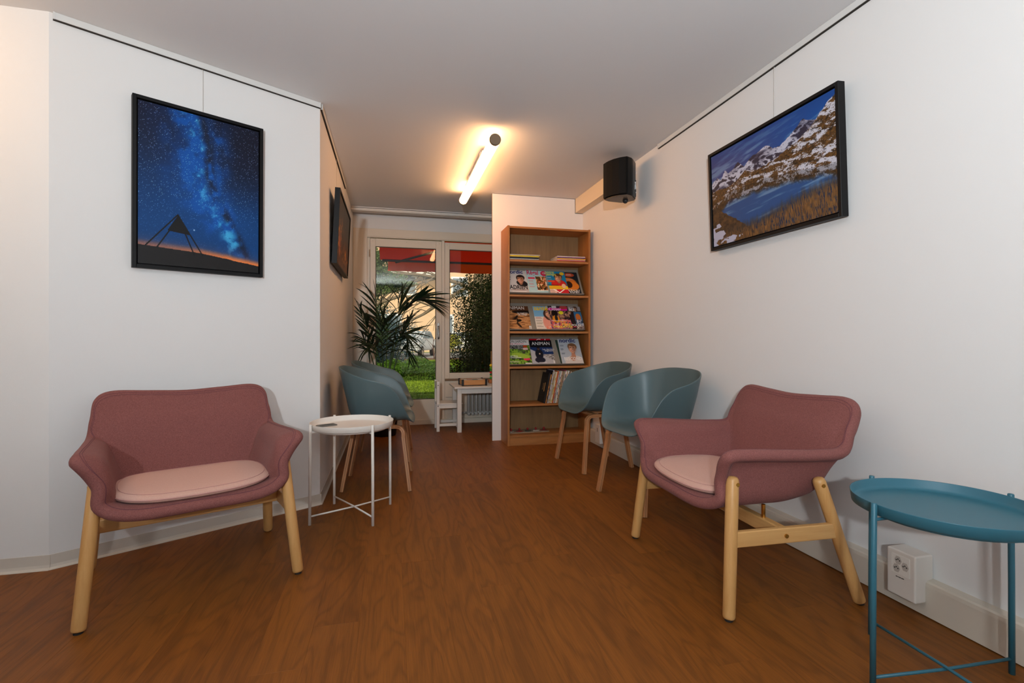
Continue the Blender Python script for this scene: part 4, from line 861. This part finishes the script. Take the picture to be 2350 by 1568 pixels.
def frond(tip, ctrl, n, l0, w=1., rs=random.Random(5), start=.42, spread=52):
    base = Vector((rs.uniform(-.03, .03), rs.uniform(-.03, .03), .26)); tip = Vector(tip); ctrl = Vector(ctrl)
    B = lambda t: base*(1-t)**2+ctrl*2*t*(1-t)+tip*t*t
    pts = [B(t/14) for t in range(15)]; f = obj('frond', sweep(BM(), pts, [.007-.0045*i/14 for i in range(15)], 6), M_stem, pl, True)
    for i in range(n):
        t = start+(1-start)*(i+.5)/n; p = B(t); tan = (B(min(1, t+.02))-B(t-.02)).normalized(); side = 1 if i % 2 else -1
        sv = tan.cross(Vector((0, 0, 1)));  sv = (sv.normalized() if sv.length > .1 else Vector((0, -1, 0)))*side
        up = sv.cross(tan)*side
        a = R(spread-spread*.70*((i+.5)/n))+R(rs.uniform(-5, 5)); d = (tan*math.cos(a)+sv*math.sin(a)).normalized(); d = (d+Vector((0, 0, -.05))).normalized()
        L = l0*(.55+.75*math.sin(math.pi*min(1, .15+.8*(i/n))))*rs.uniform(.88, 1.1)
        if p.x+pl.location.x+d.x*L < -.35: L = max(.03, (p.x+pl.location.x+.35)/max(.05, -d.x))
        n2 = Vector((rs.uniform(-.8, .8), -.45, .8)); yv = n2.cross(d).normalized(); zv = d.cross(yv)
        M = Matrix(((d.x, yv.x, zv.x, p.x), (d.y, yv.y, zv.y, p.y), (d.z, yv.z, zv.z, p.z), (0, 0, 0, 1))) @ Matrix.Diagonal((L, L*w*.78, L, 1))
        lf = bpy.data.objects.new('leaflet', lms[rs.randrange(3)]); COL.objects.link(lf); lf.parent = f; lf.matrix_local = M
PX = lambda X, Y, Z: (X+.06, Y-5.20, Z)
frond(PX(.34, 5.12, 1.36), PX(.02, 5.15, 1.50), 24, .30, 1.25, random.Random(5), .60, 40)
frond(PX(.09, 5.10, 1.34), PX(.02, 5.2, .9), 7, .24, 1.5, random.Random(3), .84, 34)
frond(PX(-.16, 5.10, 1.40), PX(-.06, 5.2, .9), 18, .26, 1.1, random.Random(9), .55, 58)
frond(PX(-.30, 5.05, 1.26), PX(-.16, 5.15, 1.0), 18, .24, 1.1, random.Random(12), .5)
frond(PX(-.33, 4.98, .98), PX(-.20, 5.05, 1.10), 18, .22, 1.1, random.Random(14), .45)
frond(PX(-.20, 4.86, .90), PX(-.12, 5.0, 1.05), 16, .22, 1.1, random.Random(15), .45)
frond(PX(.16, 4.95, .98), PX(.05, 5.05, 1.22), 18, .24, 1.0, random.Random(16), .45)
frond(PX(.18, 5.2, .80), PX(.12, 5.2, 1.10), 16, .20, 1.0, random.Random(18), .5)
frond(PX(-.02, 4.92, 1.16), PX(-.05, 5.1, 1.0), 18, .24, 1.1, random.Random(19), .45)
frond(PX(-.10, 5.38, 1.20), PX(-.08, 5.25, .9), 16, .24, 1.1, random.Random(21), .5)
frond(PX(.20, 5.30, 1.20), PX(.06, 5.25, .95), 14, .20, 1.1, random.Random(23), .6)

# ---------------------------------------------------------------- garden outside
M_grass = mat('lawn', (108, 138, 40), .9, bump=1, bscale=80, var=.55, vscale=5)
struct('ground', box(BM(), -40, 60, 5.97, 70, -.3, -.06), M_grass, 'sunlit lawn outside the garden door')
rs = np.random.RandomState(2)
def blades(n, x0, x1, y0, y1, h0, h1, z):
    P = np.stack([rs.uniform(x0, x1, n), y0+(y1-y0)*rs.rand(n)**1.5, np.full(n, z)], -1); a = rs.uniform(0, 6.28, n); h = rs.uniform(h0, h1, n); w = .006+.004*rs.rand(n)+P[:, 1]*.0006
    d = np.stack([np.cos(a), np.sin(a), 0*a], -1); tip = P+np.stack([rs.normal(0, .02, n), rs.normal(0, .02, n), h], -1)
    return np.stack([P-d*w[:, None], P+d*w[:, None], tip+d*w[:, None]*.2, tip-d*w[:, None]*.2], 1)
g = obj('grass', quads_mesh('grass', blades(90000, -2.5, 4, 7.2, 24, .015, .04, -.06)), mat('grass_blade', (122, 146, 40), .8, var=.75, vscale=3.5, spec=.1)); tag(g, 'short bright green grass of the lawn beyond the door', 'grass', kind='stuff')
def leaves(n, c, r, s, flatten=1., shell_=.4, noise_=.35, seed=1, up=0):
    q = np.random.RandomState(seed); d = q.normal(size=(n, 3)); d /= np.linalg.norm(d, axis=1, keepdims=True); rr = q.rand(n)**shell_
    lump = 1+noise_*(np.sin(d[:, 0]*5+seed)*np.sin(d[:, 1]*4+seed*2)+np.sin(d[:, 2]*7+seed)*.5)
    P = np.array(c)+d*np.array(r)*(rr*lump)[:, None]; a = q.normal(size=(n, 3)); a[:, 2] += up; a /= np.linalg.norm(a, axis=1, keepdims=True)
    b = np.cross(a, q.normal(size=(n, 3))); b /= np.linalg.norm(b, axis=1, keepdims=True); k = s*q.uniform(.6, 1.3, n)[:, None]
    return np.stack([P-a*k, P+b*k*.45, P+a*k, P-b*k*.45], 1)
def plant(name, label, cat, parts, m, trunk=None, mt=None):
    t = thing(name, label, cat); Q = np.concatenate(parts); obj('foliage', quads_mesh('foliage', Q), m, t)['kind'] = 'stuff'
    if trunk: obj('stem', trunk, mt or M_bark, t, True)
    return t
M_bark = mat('bark', (120, 104, 84), .9, bump=.6, bscale=30, var=.3, vscale=6)
M_lf1 = mat('hedge_leaf', (24, 32, 9), .9, var=.6, vscale=3, spec=.05); M_lf2 = mat('juniper_leaf', (70, 104, 24), .7, var=.7, vscale=5, spec=.2)
M_lf3 = mat('bush_leaf', (88, 112, 48), .7, var=.5, vscale=3); M_lf4 = mat('blue_spruce_leaf', (92, 116, 124), .8, var=.4, vscale=3); M_lf5 = mat('pine_needle', (84, 104, 52), .7, var=.5, vscale=3)
plant('ivy_hedge', 'tall dark ivy hedge close behind the right window', 'hedge', [leaves(56000, (1.92+.6*i, 9.6+.3*(i % 2), .65+.3*(i % 2)), (.80, .5, 1.8), .024, shell_=.5, noise_=.2, seed=3+i) for i in range(4)], M_lf1, sweep(sweep(BM(), [(2.0, 9.6, -.1), (2.2, 9.7, 1.5), (2.1, 9.6, 3.2)], .05, 8), [(3.2, 9.8, -.1), (3.0, 9.8, 3.4)], .06, 8))
plant('juniper', 'low spreading green juniper on the lawn', 'shrub', [leaves(30000, (.05+.75*i, 12.6, .10), (.9, .55, .34), .022, seed=11+i, up=.8, shell_=.3) for i in range(2)], M_lf2, sweep(BM(), [(.4, 12.6, -.1), (.5, 12.6, .3)], .05, 6))
plant('light_bush', 'pale green bush at the left behind the palm', 'shrub', [leaves(26000, (-1.2, 15, 1.4), (1.15, .8, 1.7), .03, seed=21)], M_lf3, sweep(BM(), [(-1.2, 15, -.1), (-1.2, 15, 1.8)], .06, 6))
plant('blue_spruce', 'round bluish conifer behind the palm leaves', 'tree', [leaves(30000, (-.45, 17.5, .8), (1.25, .8, 1.15), .032, seed=25)], M_lf4, sweep(BM(), [(-.45, 17.5, -.1), (-.45, 17.5, 1.2)], .08, 6))
# pine boughs top left
bm = sweep(BM(), [(-4.5, 13, -.2), (-4.3, 13, 3), (-4.0, 13, 6)], [.22, .2, .12], 10)
sweep(bm, [(-4.3, 13, 3.0), (-2.0, 12.8, 2.3), (-.6, 12.6, 1.75), (.3, 12.5, 2.05), (1.2, 12.5, 1.7)], [.09, .08, .06, .035, .015], 8); sweep(bm, [(-4.2, 13, 2.4), (-1.6, 12.6, 2.2), (-.5, 12.5, 3.1)], [.09, .06, .03], 8)
plant('pine_tree', 'pine with green needle boughs reaching in from the left', 'tree', [leaves(14000, (-.7, 12.6, 2.85), (.75, .5, .45), .028, seed=31), leaves(10000, (-.2, 12.6, 2.35), (.7, .4, .22), .028, seed=33), leaves(10000, (-1.1, 12.7, 1.9), (.8, .4, .3), .028, seed=35)], M_lf5, bm)
# bare tree with arching branches
bt_ = thing('bare_tree', 'leafless tree with arching branches in front of the building', 'tree'); rb = random.Random(8)
bm = BM(); sweep(bm, [(3.15, 18, -.2), (3.1, 18, 2.2), (3.2, 18, 4.6), (3.0, 18, 7)], [.24, .2, .17, .1], 10); obj('trunk', bm, M_bark, bt_, True)
def branch(bm, p, d, L, r, depth):
    pts = [p]; q = Vector(p); dd = Vector(d).normalized()
    for i in range(5): dd = (dd+Vector((rb.uniform(-.22, .22), rb.uniform(-.1, .1), rb.uniform(-.22, .16)))).normalized(); q = q+dd*L/5; pts.append(q.copy())
    sweep(bm, pts, [r*(1-.13*i) for i in range(6)], 5, caps=False)
    if depth:
        for k in range(4): i = rb.randrange(1, 6); branch(bm, pts[i], dd+Vector((rb.uniform(-.9, .5), rb.uniform(-.2, .2), rb.uniform(-.9, .9))), L*rb.uniform(.35, .6), r*.45, depth-1)
for z_, dz in ((4.4, -.35), (3.6, -.2), (2.7, .25), (4.9, -.6), (3.1, -.45)):
    bm = BM(); branch(bm, Vector((3.1, 18, z_)), (-1, -.05, dz), rb.uniform(3.4, 4.8), .085, 2); obj('branch', bm, M_bark, bt_, True)
bs = thing('bare_shrub', 'leafless brown shrub at the edge of the lawn', 'shrub'); bm = BM()
for k in range(9): branch(bm, Vector((2.15+rb.uniform(-.35, .35), 24, -.05)), (rb.uniform(-.3, .3), 0, 1), rb.uniform(.9, 1.35), .03, 1)
obj('stem', bm, mat('brown_twig', (92, 62, 50), .9), bs)
plant('yellow_shrub', 'small yellow-green shrub in front of the parked cars', 'shrub', [leaves(3000, (2.9, 25, .8), (.5, .3, .35), .06, seed=41)], mat('yellow_leaf', (176, 176, 50), .8, var=.4, vscale=3), sweep(BM(), [(2.9, 25, -.1), (2.9, 25, .8)], .03, 6))
obj_ = tag(obj('soil_bed', box(BM(), -6, 9, 23.4, 25.6, -.08, -.035, .01, 1), mat('mulch', (110, 76, 52), .95, bump=1, bscale=20, var=.5, vscale=6)), 'brown bed of dry leaves along the car park edge', 'flower bed')
struct('road', box(BM(), -40, 60, 26, 36, -.07, -.05), mat('asphalt', (150, 146, 142), .9), 'grey car park surface beyond the lawn')
# building
bd = thing('apartment_building', 'cream apartment building with white windows beyond the car park', 'building', (0, 38, 0))
obj('wall', box_(-16, 24, 0, 8, -.1, 13), mat('cream_render', (212, 180, 148), .9, var=.06, vscale=.6), bd)
for fl_ in range(4):
    for k in range(9):
        x_ = -12.2+k*3.9+(1.1 if fl_ % 2 else 0); z_ = 1.3+fl_*2.9
        wd = obj('window', box_(x_, x_+1.3, -.06, .02, z_, z_+1.5, .01, 1), flat(236, 236, 238), bd); obj('glass', box_(x_+.12, x_+1.18, -.075, -.05, z_+.12, z_+1.38), mat('far_glass', (110, 124, 140), .15), wd)
for k in range(3): obj('balcony', box_(-9+k*9, -5.6+k*9, -1.2, 0, 2.7+2.9*(k % 2), 3.75+2.9*(k % 2), .02, 1), flat(222, 216, 210), bd)
def car(label, loc, rz, col):
    t = thing('parked_car', label, 'car', loc, rz, None)
    side = [(-2.1, .35), (-2.12, .75), (-1.95, .95), (-1.35, 1.05), (-.75, 1.42), (.65, 1.45), (1.35, 1.02), (2.05, .88), (2.12, .6), (2.1, .35)]
    M = Matrix(((1, 0, 0, 0), (0, 0, -1, .85), (0, 1, 0, 0), (0, 0, 0, 1)))
    bm = prism(BM(), side, 0, 1.7, M); bmesh.ops.bevel(bm, geom=list(bm.edges), offset=.06, segments=2, affect='EDGES'); obj('body', bm, mat('car_paint_%d' % col[0], col, .25), t)
    gl = [(-1.22, 1.02), (-.72, 1.36), (.60, 1.38), (1.18, 1.02)]; obj('side_window', prism(BM(), gl, -.012, 1.712, M), mat('car_glass', (120, 130, 138), .15), t)
    for x_ in (-1.35, 1.32):
        for y_ in (-.87, .67):
            w_ = obj('wheel', sweep(BM(), [(x_, y_, .31), (x_, y_+.2, .31)], .31, 20), M_rubber, t); obj('hub_cap', sweep(BM(), [(x_, y_-.01, .31), (x_, y_+.21, .31)], .18, 14), M_metal, w_)
car('silver car parked behind the bare shrub', (1.25, 28.5, -.05), R(72), (206, 206, 208))
car('white car parked partly hidden by the door frame', (4.6, 33.5, -.05), R(172), (232, 232, 230))
# awning outside
aw = thing('awning', 'orange-red fabric awning with hanging valance outside the window', 'awning', (0, 6.02, 0))
M_aw = mat('orange_awning', (220, 62, 4), .9, spec=.1); nt = M_aw.node_tree; tr = nt.nodes.new('ShaderNodeBsdfTranslucent'); tr.inputs[0].default_value = srgb(255, 84, 6); mx_ = nt.nodes.new('ShaderNodeMixShader'); mx_.inputs[0].default_value = .45
nt.links.new(nt.nodes['Principled BSDF'].outputs[0], mx_.inputs[1]); nt.links.new(tr.outputs[0], mx_.inputs[2]); nt.links.new(mx_.outputs[0], nt.nodes['Material Output'].inputs[0]); bm = BM()
v = [bm.verts.new(p) for p in ((-.15, 0, 2.42), (4.2, 0, 2.42), (4.2, 1.25, 2.105), (-.15, 1.25, 2.105))]; f_ = bm.faces.new(v); r_ = bmesh.ops.extrude_face_region(bm, geom=[f_]); bmesh.ops.translate(bm, vec=(0, 0, .003), verts=[k for k in r_['geom'] if isinstance(k, bmesh.types.BMVert)]); bmesh.ops.recalc_face_normals(bm, faces=bm.faces)
obj('cloth', bm, M_aw, aw)
U = np.linspace(-.04, 4.2, 120); P = np.array([[(u, 1.25+.006*math.sin(u*30), 2.085+0*u) for u in U], [(u, 1.26+.012*math.sin(u*22), 2.02) for u in U], [(u, 1.255+.018*math.sin(u*20), 1.95+.004*math.sin(u*15)) for u in U]]); vb = grid_mesh('valance', P); obj('valance', vb, M_aw, aw, True)
obj('front_bar', sweep(BM(), [(-.12, 1.24, 2.098), (4.2, 1.24, 2.098)], .018, 8), M_dark, aw)
obj('fixing_bar', box_(-.36, 1.86, -.07, .06, 2.24, 2.45), M_dark, aw)
for x_, s in ((.02, 1), (2.6, -1)): obj('folding_arm', sweep(sweep(BM(), [(x_, .03, 2.33), (x_+s*.62, .62, 2.16)], .016, 8), [(x_+s*.62, .62, 2.16), (x_+s*.05, 1.22, 2.07)], .016, 8), M_dark, aw)
obj('end_bracket', box_(-.34, -.18, .0, .12, 2.14, 2.30, .01, 1), flat(150, 116, 50), aw)
